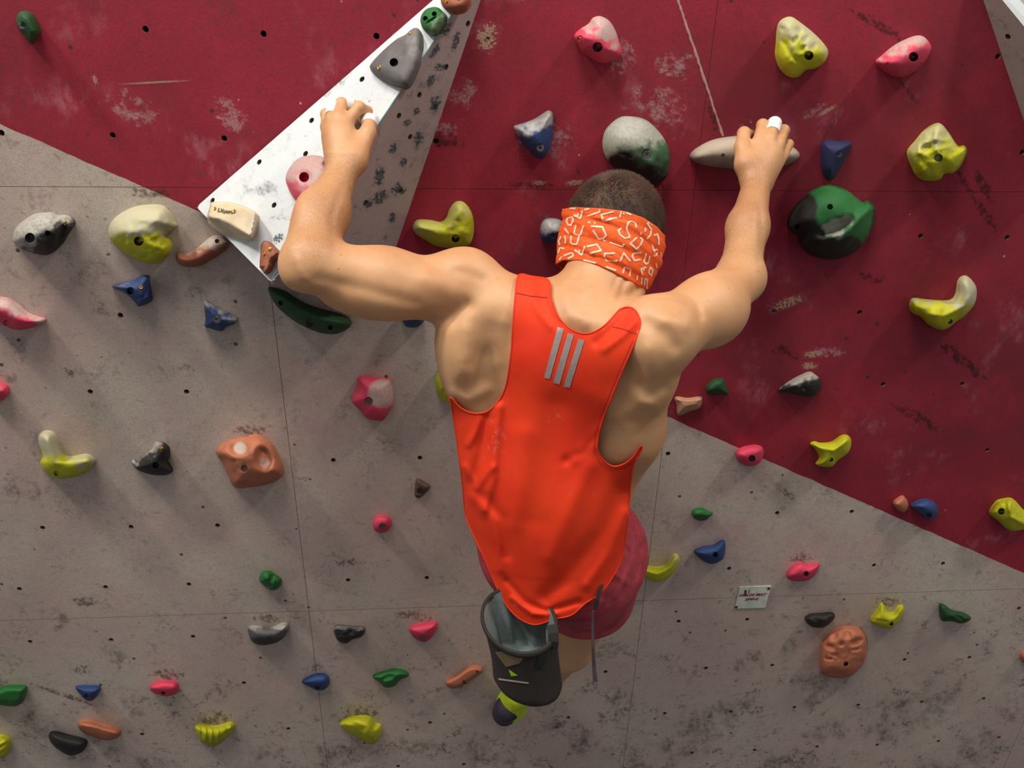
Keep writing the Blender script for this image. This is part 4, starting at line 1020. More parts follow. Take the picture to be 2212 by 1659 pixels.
# trim the coarse body just past each wrist cut (locally)
for q_, n_ in ((ql, nl), (qr, nr_)):
    a = np.floor((q_ - .06 - l0) / h0).astype(int); b = np.ceil((q_ + .06 - l0) / h0).astype(int)
    sl = tuple(slice(a[i], b[i]) for i in range(3))
    F0[sl] = cutp(F0[sl], l0 + h0 * a, h0, q_ + n_ * .012, n_)
V0, Q0 = nets(F0, l0, h0); V0 = relax(V0, Q0, 3, .5)
VS, QS = [V0], [Q0]
for q_, n_, hp_ in ((ql, nl, wr_l), (qr, nr_, wr_r)):
    arm = [p for p in core if p['tg'] == 'arm']
    lo = np.min([prim_box(p, .012)[0] for p in hp_], 0); hi = np.max([prim_box(p, .012)[1] for p in hp_], 0)
    lo = np.minimum(lo, q_ - .045); hi = np.maximum(hi, q_ + .045)
    Fh, lh_, hh_ = field(arm + hp_, lo, hi, .0019)
    Fh = cutp(Fh, lh_, hh_, q_ - n_ * .006, -n_)
    Vh, Qh = nets(Fh, lh_, hh_); Vh = relax(Vh, Qh, 3, .5)
    QS.append(Qh + sum(len(x) for x in VS)); VS.append(Vh)
VB = np.concatenate(VS); QB_ = np.concatenate(QS)
pxb = pix(VB)
# relief of the muscles under the skin of the back and arms
nB_ = vnormals(VB, QB_); fcB = sm(-nB_[:, 2], .02, .45); dzB = np.zeros(len(VB))
for pl_, wd, am in [([(942,694),(975,684),(1010,660)],16,.009), ([(1042,772),(1032,812),(1010,838)],25,.0055), ([(962,722),(982,770),(1000,800)],26,-.007), ([(1004,716),(1012,765)],17,-.004),
    ([(976,850),(1010,864),(1052,842)],13,-.004), ([(985,585),(1015,592),(1042,604)],10,.0022), ([(925,600),(978,628)],24,-.005), ([(1086,700),(1076,780)],16,-.003), ([(690,602),(800,628),(900,655)],14,.003),
    ([(1246,600),(1256,650)],13,.004), ([(1212,612),(1234,684)],13,-.003), ([(1336,642),(1352,602)],6,.004), ([(1346,656),(1366,616)],6,-.003), ([(1325,620),(1335,596)],5,.003), ([(1332,672),(1350,645),(1374,626)],12,.012), ([(1260,690),(1264,698)],14,-.005),
    ([(1398,698),(1430,720),(1456,748)],17,.005), ([(1440,690),(1482,702)],18,-.005), ([(1398,758),(1410,802)],22,-.006), ([(1378,832),(1405,852),(1432,838)],14,.005), ([(1360,905),(1402,892)],14,.004), ([(1385,868),(1412,880)],12,-.004),
    ([(1472,632),(1502,652),(1512,684)],10,.006), ([(1642,560),(1646,500),(1640,440)],8,.003), ([(722,530),(716,470),(741,400)],9,.002), ([(655,600),(640,560)],8,-.003)]:
    pl_ = np.array(pl_, float)
    dzB += am * np.exp(-(seg_dist(pxb, pl_, False) / wd) ** 2)
VB = VB * (1 + dzB * fcB / VB[:, 2])[:, None]
hairy = np.zeros(len(VB))
for a, b in (((668, 540), (738, 370)), ((1606, 575), (1634, 395))):
    hairy = np.maximum(hairy, 1 - sm(seg_dist(pxb, np.array([a, b], float), False), 40, 75))
hairy *= 1 - sm(pxb[:, 1], 540, 600)
hairy = np.where(pxb[:, 1] > 330, hairy, hairy * .25)
body = mk('body', VB, QB_, M_SKIN, person, attr={'hairy': hairy})
bvh_body = BVHTree.FromPolygons([tuple(x) for x in VB], [tuple(q) for q in tris(QB_)])

# ---- finger tape
M_TAPE = plain('white_finger_tape', srgb(236, 236, 230), .8, 0, .3, 500)
def tube(name, a, b, ra, rb, mat, parent, seg=18, n=8, wob=.0):
    a, b = np.asarray(a), np.asarray(b); d = nrm(b - a); u = nrm(np.cross(d, (0.3, .2, 1))); w_ = np.cross(d, u)
    P, F = [], []
    for i in range(n):
        t = i / (n - 1)
        for k in range(seg):
            an = 2 * math.pi * k / seg
            rr = (ra + (rb - ra) * t) * (1 + wob * math.sin(i * 2.1 + k * .7)) * (.93 if i in (0, n - 1) else 1)
            P.append(a + (b - a) * t + rr * (math.cos(an) * u + math.sin(an) * w_))
    for i in range(n - 1):
        for k in range(seg):
            j = (k + 1) % seg; F.append((i * seg + k, i * seg + j, (i + 1) * seg + j, (i + 1) * seg + k))
    return mk(name, P, F, mat, parent)
lerp = lambda a, b, t: a + (b - a) * t
def sdf_obj(name, prims, mat, parent, h=.004, it=3):
    lo = np.min([prim_box(p, .012)[0] for p in prims], 0); hi = np.max([prim_box(p, .012)[1] for p in prims], 0)
    Fo, lo, h = field(prims, lo, hi, h); a, b = nets(Fo, lo, h); return mk(name, relax(a, b, it), b, mat, parent)
def prims(fn):
    n = len(PR); fn(); q = PR[n:]; del PR[n:]; return q
def tape(pts, rs):
    q = prims(lambda: chain(pts, rs, .002)); lo = np.min([prim_box(p, .01)[0] for p in q], 0); hi = np.max([prim_box(p, .01)[1] for p in q], 0)
    Fo, lo, h = field(q, lo, hi, .0014)
    Fo = cutp(Fo, lo, h, pts[0], nrm(pts[0] - pts[1])); Fo = cutp(Fo, lo, h, pts[-1], nrm(pts[-1] - pts[-2]))
    a, b = nets(Fo, lo, h); mk('finger_tape', relax(a, b, 1), b, M_TAPE, person)
tape([lerp(lh['mcp'][2], lh['pip'][2], .30), lh['pip'][2], lerp(lh['pip'][2], lh['dip'][2], .35)], [.0134, .0128, .0120])
tape([lerp(lh['pip'][1], lh['dip'][1], .12), lerp(lh['pip'][1], lh['dip'][1], .85)], [.0130, .0118])
tape([lerp(lh['th'][1], lh['th'][2], .70), lh['th'][2], lerp(lh['th'][2], lh['th'][3], .5)], [.0144, .0138, .0126])
tape([lerp(rh['mcp'][1], rh['pip'][1], .50), rh['pip'][1], lerp(rh['pip'][1], rh['dip'][1], .6)], [.0134, .0130, .0116])

# ---- tank top
SH = [dict(p) for p in PR if p['tg'] == 'torso' and not p['neg']]
for p in SH:
    if p['t'] == 'c': p['ra'] += .0075; p['rb'] += .0075
    else: p['r'] = p['r'] + .0075
n_pr = len(PR)
RC(S(1180, 900, 1.435), S(1184, 1040, 1.475), .148, .150, .05, T_B, 'x', fac=.80)
RC(S(1184, 1040, 1.475), S(1192, 1290, 1.56), .150, .150, .05, T_B, 'x', fac=.84)
hull = PR[n_pr:]; del PR[n_pr:]
FS, ls, hs_ = field(SH + hull, (-.30, -.20, 1.12), (.36, .48, 1.75), .0042)
VSH, QSH = nets(FS, ls, hs_); VSH = relax(VSH, QSH, 6, .5)
TSH = tris(QSH); nS = vnormals(VSH, TSH); pS = pix(VSH)
FOLDS = [([(1078, 880), (1070, 960), (1066, 1030), (1046, 1100)], 11, -.0075), ([(1048, 905), (1040, 980), (1022, 1040)], 13, .0075), ([(1004, 1010), (1030, 1052), (1062, 1010)], 9, -.006),
         ([(1012, 960), (1030, 930), (1040, 905)], 8, -.004), ([(1022, 1075), (1060, 1120), (1075, 1180), (1080, 1230)], 11, -.006), ([(1050, 1075), (1085, 1120), (1095, 1200)], 12, .006),
         ([(1345, 1060), (1300, 1150), (1230, 1240), (1180, 1290)], 20, .009), ([(1352, 1110), (1320, 1190), (1270, 1262)], 13, -.007), ([(1330, 900), (1280, 960), (1240, 990)], 13, -.006),
         ([(1300, 935), (1262, 975), (1225, 995)], 11, .006), ([(1095, 1255), (1135, 1300), (1180, 1322), (1250, 1300)], 7, .006), ([(1105, 1292), (1150, 1326), (1200, 1325)], 6, -.005),
         ([(1206, 700), (1176, 655), (1168, 606)], 10, .004), ([(1190, 705), (1156, 660), (1146, 604)], 9, -.003), ([(1290, 740), (1330, 706), (1352, 676)], 11, .005), ([(1305, 755), (1348, 722), (1372, 694)], 9, -.004),
         ([(1200, 880), (1185, 1000), (1160, 1120)], 34, .006), ([(1130, 940), (1120, 1040), (1105, 1130)], 26, -.005), ([(1270, 1010), (1225, 1120), (1190, 1200)], 22, -.006)]
face = sm(-nS[:, 2], .05, .5)
dz = np.zeros(len(VSH))
for pl_, wd, am in FOLDS: dz += am * np.exp(-(seg_dist(pS, np.array(pl_, float), False) / wd) ** 2)
VSH = VSH * (1 + (dz * face / VSH[:, 2]))[:, None]
pS = pix(VSH)
POLY = [(1120,592),(1150,598),(1186,603),(1190,640),(1203,680),(1230,710),(1262,722),(1290,715),(1320,690),(1335,671),(1345,664),(1365,663),(1380,680),(1385,702),(1375,730),(1350,790),(1325,850),(1305,900),(1293,940),(1290,968),(1300,991),(1322,1008),(1348,1003),(1370,985),(1387,957),
        (1390,962),(1384,978),(1369,1002),(1362,1050),(1359,1100),(1353,1150),(1346,1195),(1335,1228),(1300,1280),(1265,1302),(1235,1330),(1200,1336),(1175,1346),(1150,1350),(1115,1332),(1090,1302),(1065,1252),(1045,1203),(1030,1172),(1006,1115),(1000,1050),(992,990),(984,930),(976,880),(971,852),
        (985,872),(1005,888),(1030,894),(1055,888),(1078,865),(1094,830),(1103,770),(1108,700),(1113,640)]
POLY = [tuple(x) for x in smooth_closed(POLY, 3, .4)]
POLYF = [(1100,600),(1190,620),(1200,700),(1260,760),(1320,720),(1345,680),(1400,690),(1385,760),(1350,900),(1380,965),(1400,970),(1372,1010),(1360,1100),(1340,1185),(1190,1230),(1040,1170),(1004,1110),(990,1000),(974,868),(1000,885),(1075,850),(1100,760)]
ga = sdpoly(pS, POLY); gb = sdpoly(pS, POLYF); wf = sm(nS[:, 2], .15, .6)
gS = ga * (1 - wf) + gb * wf
Vt_, Tt_ = clip_mesh(VSH, TSH, gS)
M_TANK, nt_, b_ = new_mat('orange_red_jersey'); nb = NB(nt_)
c_ = nb.mix(nb.ramp(nb.noise(9, 4), .3, .75), srgb(224, 60, 24), srgb(210, 46, 20))
cs = nb.math('MULTIPLY', nb.ramp(nb.noise(14, 5, .7), .60, .74), nb.ramp(nb.noise(90, 3, .7), .4, .6))
c_ = nb.mix(nb.math('MULTIPLY', cs, .32), c_, srgb(245, 170, 150))
nb.l(c_, b_.inputs['Base Color']); b_.inputs['Roughness'].default_value = .7; b_.inputs['Sheen Weight'].default_value = .0; b_.inputs['Specular IOR Level'].default_value = .25
nb.l(nb.bump(nb.noise(700, 2), .12, .0006), b_.inputs['Normal'])
Tt_ = outward(Vt_, Tt_)
tank = mk('tank_top', Vt_, Tt_, M_TANK, person)
weld(tank)
def hems(o, mat, r=.0013, seg=6):
    bm = bmesh.new(); bm.from_mesh(o.data); left = {e for e in bm.edges if e.is_boundary}; loops = []
    while left:
        e = left.pop(); L = [e.verts[0], e.verts[1]]
        while True:
            n = [x for x in L[-1].link_edges if x in left]
            if not n: break
            left.discard(n[0]); L.append(n[0].other_vert(L[-1]))
        if len(L) > 40: loops.append(np.array([v.co for v in L]) + np.array(o.location))
    bm.free()
    for L in loops:
        if np.linalg.norm(L[0] - L[-1]) < .003: L = L[:-1]
        for _ in range(6): L = L * .5 + (np.roll(L, 1, 0) + np.roll(L, -1, 0)) * .25
        d = np.roll(L, -1, 0) - np.roll(L, 1, 0); d /= np.linalg.norm(d, axis=1)[:, None] + 1e-9
        u = np.cross(d, toW(np.array([0., 0, 1])) - CAM); u /= np.linalg.norm(u, axis=1)[:, None] + 1e-9; w_ = np.cross(d, u)
        P = np.concatenate([L + r * (math.cos(2 * math.pi * k / seg) * u + math.sin(2 * math.pi * k / seg) * w_) for k in range(seg)]); n = len(L)
        F = [(k * n + i, k * n + (i + 1) % n, ((k + 1) % seg) * n + (i + 1) % n, ((k + 1) % seg) * n + i) for k in range(seg) for i in range(n)]
        mk('hem_binding', P, F, mat, o, cam_space=False)
hems(tank, M_TANK)
tag(tank, 'orange red tank top with three grey stripes on the back')
bvh_tank = BVHTree.FromPolygons([tuple(x) for x in Vt_], [tuple(t) for t in Tt_])
def drape(bvh, u, v, off, fallback=1.3):
    d = ray(u, v); d = d / np.linalg.norm(d)
    loc, n_, i_, dist = bvh.ray_cast(Vector((0, 0, 0)), Vector(d))
    if loc is None: return None
    n_ = np.array(n_); n_ = -n_ if n_ @ d > 0 else n_
    return np.array(loc) + n_ * off
# seam bands along the armholes and neck
def band(name, line, wpx, mat, parent, bvh, off, step=4):
    L = np.array(line, float); pts = []
    for a, b in zip(L[:-1], L[1:]):
        n = max(1, int(np.linalg.norm(b - a) / step))
        for k in range(n): pts.append(a + (b - a) * k / n)
    pts.append(L[-1]); pts = np.array(pts); P, F = [], []; last = None
    for i, q in enumerate(pts):
        d = nrm(np.append(pts[min(i + 1, len(pts) - 1)] - pts[max(i - 1, 0)], 0))[:2]; n = np.array([-d[1], d[0]]) * wpx / 2
        A = drape(bvh, q[0] - n[0], q[1] - n[1], off); B2 = drape(bvh, q[0] + n[0], q[1] + n[1], off)
        if A is None or B2 is None or abs(A[2] - B2[2]) > .02: continue
        P += [A, B2]
        if last is not None:
            j = len(P) - 2; F.append((last, last + 1, j + 1, j))
        last = len(P) - 2
    if F: return mk(name, P, F, mat, parent)
M_STRIPE = plain('grey_reflective_stripe', srgb(150, 140, 138), .5, 0, .2, 400)
for (t0, t1, b0, b1) in (((1205,707),(1218.6,710.7),(1175.5,815.5),(1187.7,818.7)), ((1227,719.7),(1240,722.9),(1195,826.7),(1209,830)), ((1250,731.8),(1263,735.7),(1217,834.7),(1231,837))):
    P, F = [], []; nx_, ny_ = 5, 30
    for j in range(ny_ + 1):
        for i in range(nx_ + 1):
            l_ = np.array(t0) + (np.array(b0) - np.array(t0)) * j / ny_; r_ = np.array(t1) + (np.array(b1) - np.array(t1)) * j / ny_
            q = l_ + (r_ - l_) * i / nx_; P.append(drape(bvh_tank, q[0], q[1], .0009) if drape(bvh_tank, q[0], q[1], .0009) is not None else S(q[0], q[1], 1.25))
    for j in range(ny_):
        for i in range(nx_):
            a = j * (nx_ + 1) + i; F.append((a, a + nx_ + 1, a + nx_ + 2, a + 1))
    tag(mk('stripe', P, F, M_STRIPE, tank), 'grey reflective stripe')
M_SEAM = plain('dark_orange_seam', srgb(176, 34, 16), .75)
band('armhole_seam', [(1106,610),(1100,700),(1095,765),(1087,828),(1072,858),(1052,879),(1030,885),(1008,880),(990,866)], 1.6, M_SEAM, tank, bvh_tank, .0014)
band('armhole_seam', [(1367,735),(1343,790),(1318,850),(1298,900),(1286,940),(1283,970),(1294,997),(1322,1016),(1352,1010),(1376,990)], 1.6, M_SEAM, tank, bvh_tank, .0014)
band('shoulder_seam', [(1112,632),(1150,640),(1183,643)], 1.6, M_SEAM, tank, bvh_tank, .0014)
band('shoulder_seam', [(1322,705),(1350,712),(1376,720)], 1.6, M_SEAM, tank, bvh_tank, .0014)

# ---- shorts
n_pr = len(PR)
RC(S(1160, 1062, 1.515), S(1196, 1190, 1.565), .138, .126, .05, T_B, 'x', fac=.9)
RC(S(1276, 1180, 1.55), S(1266, 1285, 1.70), .099, .098, .05, tg='x')
RC(S(1166, 1165, 1.60), S(1172, 1258, 1.72), .082, .076, .05, tg='x')
shp = PR[n_pr:]; del PR[n_pr:]
for p in PR:
    if (p['t'] == 'e' and p['tg'] == 'torso' and p['c'][1] > .25) or (p['t'] == 'c' and p['tg'] == 'leg' and p['a'][2] < 1.6):
        q_ = dict(p)
        if q_['t'] == 'c': q_['ra'] = q_['ra'] + .010; q_['rb'] = q_['rb'] + .016
        else: q_['r'] = q_['r'] + .010
        shp.append(q_)
FQ, lq, hq = field(shp, (-.25, .10, 1.28), (.36, .75, 2.05), .0055)
VQ, QQ = nets(FQ, lq, hq); VQ = relax(VQ, QQ, 3, .5); TQ = tris(QQ); nQ = vnormals(VQ, TQ); pQ = pix(VQ)
dz = np.zeros(len(VQ))
for pl_, wd, am in [([(1350,1130),(1340,1200),(1300,1290)], 8, .006), ([(1372,1150),(1362,1220),(1330,1290)], 7, -.006), ([(1385,1180),(1376,1240),(1350,1290)], 6, .005), ([(1300,1250),(1330,1240),(1360,1262)], 6, -.005), ([(1320,1180),(1345,1180),(1360,1195)], 6, .005)]:
    dz += am * np.exp(-(seg_dist(pQ, np.array(pl_, float), False) / wd) ** 2)
VQ = VQ * (1 + dz * sm(-nQ[:, 2], .0, .5) / VQ[:, 2])[:, None]
# leg openings: cut across each thigh, waist cut on top
gQ = np.full(len(VQ), -1.0)
dR = nrm(S(1226, 1385, 1.85) - S(1285, 1200, 1.55)); dL = nrm(S(1162, 1395, 1.90) - S(1142, 1190, 1.59))
oR = (VQ - S(1262, 1282, 1.675)) @ dR; oL = (VQ - S(1150, 1262, 1.70)) @ dL
gQ = np.where(VQ @ T_R > S(1205, 1250, 1.62) @ T_R, oR, oL)
gQ = np.maximum(gQ, (S(1182, 1030, 1.49) - VQ) @ T_D)
Vq_, Tq_ = clip_mesh(VQ, TQ, gQ)
M_SHORT, nt_, b_ = new_mat('washed_red_cotton'); nb = NB(nt_)
c_ = nb.mix(nb.ramp(nb.noise(22, 5, .65), .35, .68), srgb(178, 62, 74), srgb(140, 42, 58))
c_ = nb.mix(nb.ramp(nb.noise(50, 4, .7), .6, .75, 0, .35), c_, srgb(190, 100, 100))
nb.l(c_, b_.inputs['Base Color']); b_.inputs['Roughness'].default_value = .85
nb.l(nb.bump(nb.noise(40, 5, .6), .35, .004), b_.inputs['Normal'])
Tq_ = outward(Vq_, Tq_)
shorts = mk('shorts', Vq_, Tq_, M_SHORT, person)
weld(shorts)
md = shorts.modifiers.new('cloth', 'SOLIDIFY'); md.thickness = .002; md.offset = -1

# ---- headband
Lx = np.array([(1215,451),(1211,480),(1204,510),(1203,540),(1200,571)], float); Rx = np.array([(1437,510),(1438,540),(1430,570),(1416,600),(1399,629)], float)
TOPC = np.array([(1217,452),(1240,447),(1300,450),(1350,456),(1390,470),(1420,490),(1437,510)], float); BOTC = np.array([(1200,571),(1215,562),(1250,562),(1290,572),(1330,590),(1370,611),(1399,629)], float)
NR, NCc = 40, 120
P = []
def zc(s_): return 1.392 - .022 * s_
for j in range(NR + 1):
    t = j / NR
    l_ = np.array([np.interp(t * 4, range(5), Lx[:, k]) for k in (0, 1)]); r_ = np.array([np.interp(t * 4, range(5), Rx[:, k]) for k in (0, 1)])
    for i in range(NCc):
        ph = 2 * math.pi * i / NCc - math.pi; s_ = math.sin(ph); c0 = math.cos(ph); f = (s_ + 1) / 2
        u = l_[0] + (r_[0] - l_[0]) * f
        vt = np.interp(TOPC[0, 0] + (TOPC[-1, 0] - TOPC[0, 0]) * f, TOPC[:, 0], TOPC[:, 1]); vb = np.interp(BOTC[0, 0] + (BOTC[-1, 0] - BOTC[0, 0]) * f, BOTC[:, 0], BOTC[:, 1])
        v = vt + (vb - vt) * t
        if c0 < 0:
            vl = l_[1] + (r_[1] - l_[1]) * f; v = vl - (v - vl) * .6
        # soft creases that run around the head
        q3 = Vector((s_ * 1.3 + 3, t * 7 - 1.6 * s_, c0 * .5))
        cre = .0042 * mnoise.noise(q3) + .0022 * mnoise.noise(q3 * 2.1) - .003 * math.exp(-((t - .28 - .10 * s_) / .05) ** 2) - .003 * math.exp(-((t - .58 - .06 * s_) / .05) ** 2)
        cre *= min(1, t * 6) * min(1, (1 - t) * 6)
        bz = .114 + (.004 if .15 < t < .85 else 0) + cre - .012 * t
        # flatten towards the neck at the bottom
        Zc = zc(s_) - .004 * t
        Zp = Zc - bz * (c0 if c0 > 0 else c0 * 1.05)
        uu = u + (cre * 900 * s_)
        P.append(S(uu, v, 1.392) * 1.0 if False else np.array([(uu - CXP) / FPX * (1.392), 0, 0]))
        P[-1] = S(uu, v, Zp)
F = [(j * NCc + i, (j + 1) * NCc + i, (j + 1) * NCc + (i + 1) % NCc, j * NCc + (i + 1) % NCc) for j in range(NR) for i in range(NCc)]
# seen from the camera the band is drawn true; the width at every depth stays that of the head
P = np.array(P)
for i in range(len(P)):
    zr = 1.392 / P[i, 2]
    mx = (1320 - CXP) / FPX * 1.392
M_BUFF = plain('orange_stretch_jersey', srgb(238, 92, 24), .75, 0, .15, 600)
F = outward(P, np.array(F))
buff = mk('headband', P, F, M_BUFF, person)
md = buff.modifiers.new('cloth', 'SOLIDIFY'); md.thickness = .0015; md.offset = -1
tag(buff, 'orange tube headband printed with white letters')
Tb = np.array([t for q in F for t in ((q[0], q[1], q[2]), (q[0], q[2], q[3]))])
bvh_buff = BVHTree.FromPolygons([tuple(x) for x in P], [tuple(t) for t in Tb])
M_PRINT = plain('cream_print', srgb(238, 206, 180), .8)
GL = [[(395,270),(510,335),(545,190)],[(470,235),(455,300)],[(630,290),(835,220),(835,175)],[(575,185),(660,165)],[(335,160),(425,165)],[(1075,210),(860,270),(900,370),(1135,315)],[(1205,195),(1175,320)],[(1240,260),(1250,215),(1370,270)],[(1260,205),(1330,250)],[(1395,240),(1460,255)],
 [(290,330),(370,305),(385,370),(345,450),(300,440),(275,380),(290,330)],[(435,440),(400,580),(440,610),(510,610),(565,450)],[(350,625),(345,740),(380,770),(450,770),(490,625)],[(240,500),(320,600)],[(690,465),(880,480),(945,620),(900,670),(820,680),(720,530)],[(640,400),(670,400)],[(735,415),(765,410)],
 [(1215,490),(1150,540),(1180,610),(1260,670),(1345,650),(1290,500),(1320,400),(1380,375),(1440,410),(1455,490)],[(1005,740),(1220,810),(1250,760)],[(895,700),(935,720)],[(1465,655),(1350,760),(1460,850),(1530,770),(1560,700),(1520,655)],[(1610,490),(1600,560)],[(1540,565),(1525,610)],[(1635,405),(1710,520),(1690,620),(1630,680)],[(1640,405),(1750,400),(1710,440)],
 [(1755,620),(1810,595),(1835,690),(1835,780)],[(1830,480),(1860,540),(1905,590)],[(1720,770),(1755,890),(1800,850),(1820,880)],[(1745,970),(1790,960),(1800,920)],[(410,870),(530,955),(585,805)],[(455,900),(510,880)],[(615,815),(790,775),(860,880),(650,925)],[(225,970),(370,910),(390,970),(295,1020)],[(130,930),(160,830),(235,850)],[(150,1040),(195,980)],
 [(1095,925),(920,930),(915,990),(950,1055),(1140,1045)],[(1180,1060),(1240,920),(1350,1060)],[(1540,905),(1400,930),(1385,980),(1420,1050),(1530,1030)],[(1625,920),(1580,1070),(1620,1110),(1660,1080),(1685,960)],[(1225,1270),(1255,1155),(1360,1190),(1335,1320)],[(1620,1160),(1530,1190),(1565,1300)],[(1590,1160),(1570,1220)],[(1690,1160),(1660,1250),(1710,1310),(1730,1210),(1690,1160)],
 [(1475,1300),(1460,1380)],[(1550,1335),(1540,1450)],[(1590,1470),(1600,1360),(1640,1360),(1630,1530)],[(560,1040),(770,1090)],[(940,1155),(1110,1220)],[(240,630),(260,700),(250,760)],[(180,640),(140,720),(160,790)],[(1790,1090),(1800,1170)],[(1870,900),(1880,990)]]
P2, F2 = [], []
for g in GL:
    q = np.array(g, float) / 7.9 + np.array([1190, 430]); L = []
    for a, b in zip(q[:-1], q[1:]):
        n = max(2, int(np.linalg.norm(b - a) / 1.6))
        L += [a + (b - a) * k / n for k in range(n)]
    L.append(q[-1]); L = np.array(L); last = None
    for i, x in enumerate(L):
        d = L[min(i + 1, len(L) - 1)] - L[max(i - 1, 0)]; d = d / (np.linalg.norm(d) + 1e-9); n = np.array([-d[1], d[0]]) * 1.85
        A = drape(bvh_buff, x[0] - n[0], x[1] - n[1], .0008); B2 = drape(bvh_buff, x[0] + n[0], x[1] + n[1], .0008)
        if A is None or B2 is None: last = None; continue
        P2 += [A, B2]; j = len(P2) - 2
        if last is not None: F2.append((last, last + 1, j + 1, j))
        last = j
tag(mk('letter_print', P2, F2, M_PRINT, buff), 'white outline letters printed on orange cloth')

# ---- hair: short crop above the headband
M_HAIR, nt_, b_ = new_mat('short_brown_hair'); nb = NB(nt_)
c_ = nb.mix(nb.ramp(nb.noise(26, 4), .3, .7), srgb(52, 33, 23), srgb(80, 53, 37))
nb.l(c_, b_.inputs['Base Color']); b_.inputs['Roughness'].default_value = .7
Pv, Fv = [], []
nth, nph = 60, 90
for a in range(nth + 1):
    th = math.pi * .62 * a / nth
    for b in range(nph):
        ph = 2 * math.pi * b / nph
        d = np.array([math.sin(th) * math.cos(ph), -math.cos(th), math.sin(th) * math.sin(ph)])
        d = d * (HRAD + .0035 + .0012 * mnoise.noise(Vector((d * 9).tolist())))
        Pv.append(HC + d @ HX)
for a in range(nth):
    for b in range(nph):
        Fv.append((a * nph + b, a * nph + (b + 1) % nph, (a + 1) * nph + (b + 1) % nph, (a + 1) * nph + b))
Pv = np.array(Pv)
def above_band(q, m=0.0):
    back = (q - HC) @ HX[2] < .02
    f = (q[:, 0] / q[:, 2] * FPX + CXP); g = (q[:, 1] / q[:, 2] * FPX + CYP)
    lim = np.interp(f, TOPC[:, 0], TOPC[:, 1]) + 9 + m
    return np.where(back, g < lim, g < lim - 25)
okv = above_band(Pv, 6)
Fv = [f for f in Fv if all(okv[i] for i in f)]
whorl = nrm(S(1306, 398, 1.33) - HC)
for _ in range(15000):
    th = math.acos(1 - random.random() * 1.45); ph = random.random() * 2 * math.pi
    d = np.array([math.sin(th) * math.cos(ph), -math.cos(th), math.sin(th) * math.sin(ph)])
    p = HC + (d * (HRAD + .003)) @ HX; n_ = nrm((d / HRAD) @ HX)
    if not above_band(p[None], -6)[0]: continue
    away = p - HC - whorl * .08; away = away - n_ * (away @ n_)
    sw = np.cross(n_, nrm(away))
    dd = nrm(n_ * .62 + nrm(away) * .75 + sw * .25 + rng.normal(0, .14, 3))
    ln = .0075 + .003 * random.random(); wd = nrm(np.cross(dd, p)) * .00042
    i0 = len(Pv) if isinstance(Pv, list) else None
    if i0 is None: Pv = [tuple(x) for x in Pv]; i0 = len(Pv)
    Pv += [tuple(p - wd), tuple(p + wd), tuple(p + dd * ln)]; Fv.append((i0, i0 + 1, i0 + 2))
tag(mk('hair', Pv, Fv, M_HAIR, person), 'short cropped brown hair')

# ---- climbing shoes
M_LIME = plain('lime_shoe_upper', srgb(186, 208, 24), .55, 0, .2, 300); M_RAND = plain('purple_black_rubber', srgb(46, 38, 56), .7, 0, .2, 300)
def s1():
    RC(S(1122, 1494, 2.175), S(1106, 1522, 2.23), .043, .041, .02); RC(S(1106, 1522, 2.23), S(1094, 1536, 2.297), .038, .028, .02)
def s2():
    RC(S(1096, 1530, 2.205), S(1090, 1540, 2.285), .036, .031, .02); RC(S(1090, 1540, 2.285), S(1088, 1543, 2.31), .030, .022, .02)
shoe = sdf_obj('climbing_shoe', prims(s1), M_LIME, person); tag(shoe, 'lime climbing shoe with purple black rubberised sole')
sdf_obj('shoe_rubber', prims(s2), M_RAND, shoe)
def s3():
    RC(S(1152, 1468, 2.19), S(1148, 1478, 2.225), .038, .036, .02); RC(S(1148, 1478, 2.225), S(1142, 1480, 2.252), .034, .027, .02)
def s4():
    RC(S(1146, 1480, 2.21), S(1140, 1486, 2.25), .035, .030, .02)
shoe2 = sdf_obj('climbing_shoe', prims(s3), M_LIME, person); sdf_obj('shoe_rubber', prims(s4), M_RAND, shoe2)

# ================================================================ chalk bag
bag = empty('chalk_bag', toW(S(1140, 1500, 1.47)).tolist())
tag(bag, 'dark grey chalk bag with pale lining hanging behind the climber', 'chalk bag')
M_BAG = plain('charcoal_bag_fabric', srgb(40, 33, 30), .85, 0, .4, 350); M_RIM = plain('black_bag_rim', srgb(24, 23, 24), .7); M_LIN = plain('grey_fleece_lining', srgb(112, 126, 128), .95, 0, .5, 500)
M_WEB = plain('black_webbing', srgb(16, 15, 16), .8, 0, .3, 600)
def ring(c, e1, e2, r1, r2, seg=64, fn=None):
    out = []
    for k in range(seg):
        a = 2 * math.pi * k / seg; m = 1 + (fn(a) if fn else 0)
        out.append(c + m * (r1 * math.cos(a) * e1 + r2 * math.sin(a) * e2))
    return out
def loft(name, rings, mat, parent, cap=False):
    n = len(rings[0]); P = [p for r in rings for p in r]; F = []
    for i in range(len(rings) - 1):
        for k in range(n): j = (k + 1) % n; F.append((i * n + k, i * n + j, (i + 1) * n + j, (i + 1) * n + k))
    if cap: F.append(tuple((len(rings) - 1) * n + k for k in range(n)))
    return mk(name, P, F, mat, parent)
BC0 = S(1121, 1339, 1.402); BC1 = S(1140, 1466, 1.462)
def bagc(t): return BC0 + (BC1 - BC0) * t
e1 = nrm((.97, .12, -.18))
def e2(t): return nrm((-.05, .62 - .30 * t, -.78 - .15 * t))
BR = .0655
shell = []
for t in np.linspace(0, 1, 14):
    r = BR * (1 - .05 * math.sin(t * 2.6))
    shell.append(ring(bagc(t), e1, e2(t), r, r, fn=lambda a, t=t: .018 * math.sin(3 * a + 4 * t) * t))
ax_d = nrm(BC1 - BC0)
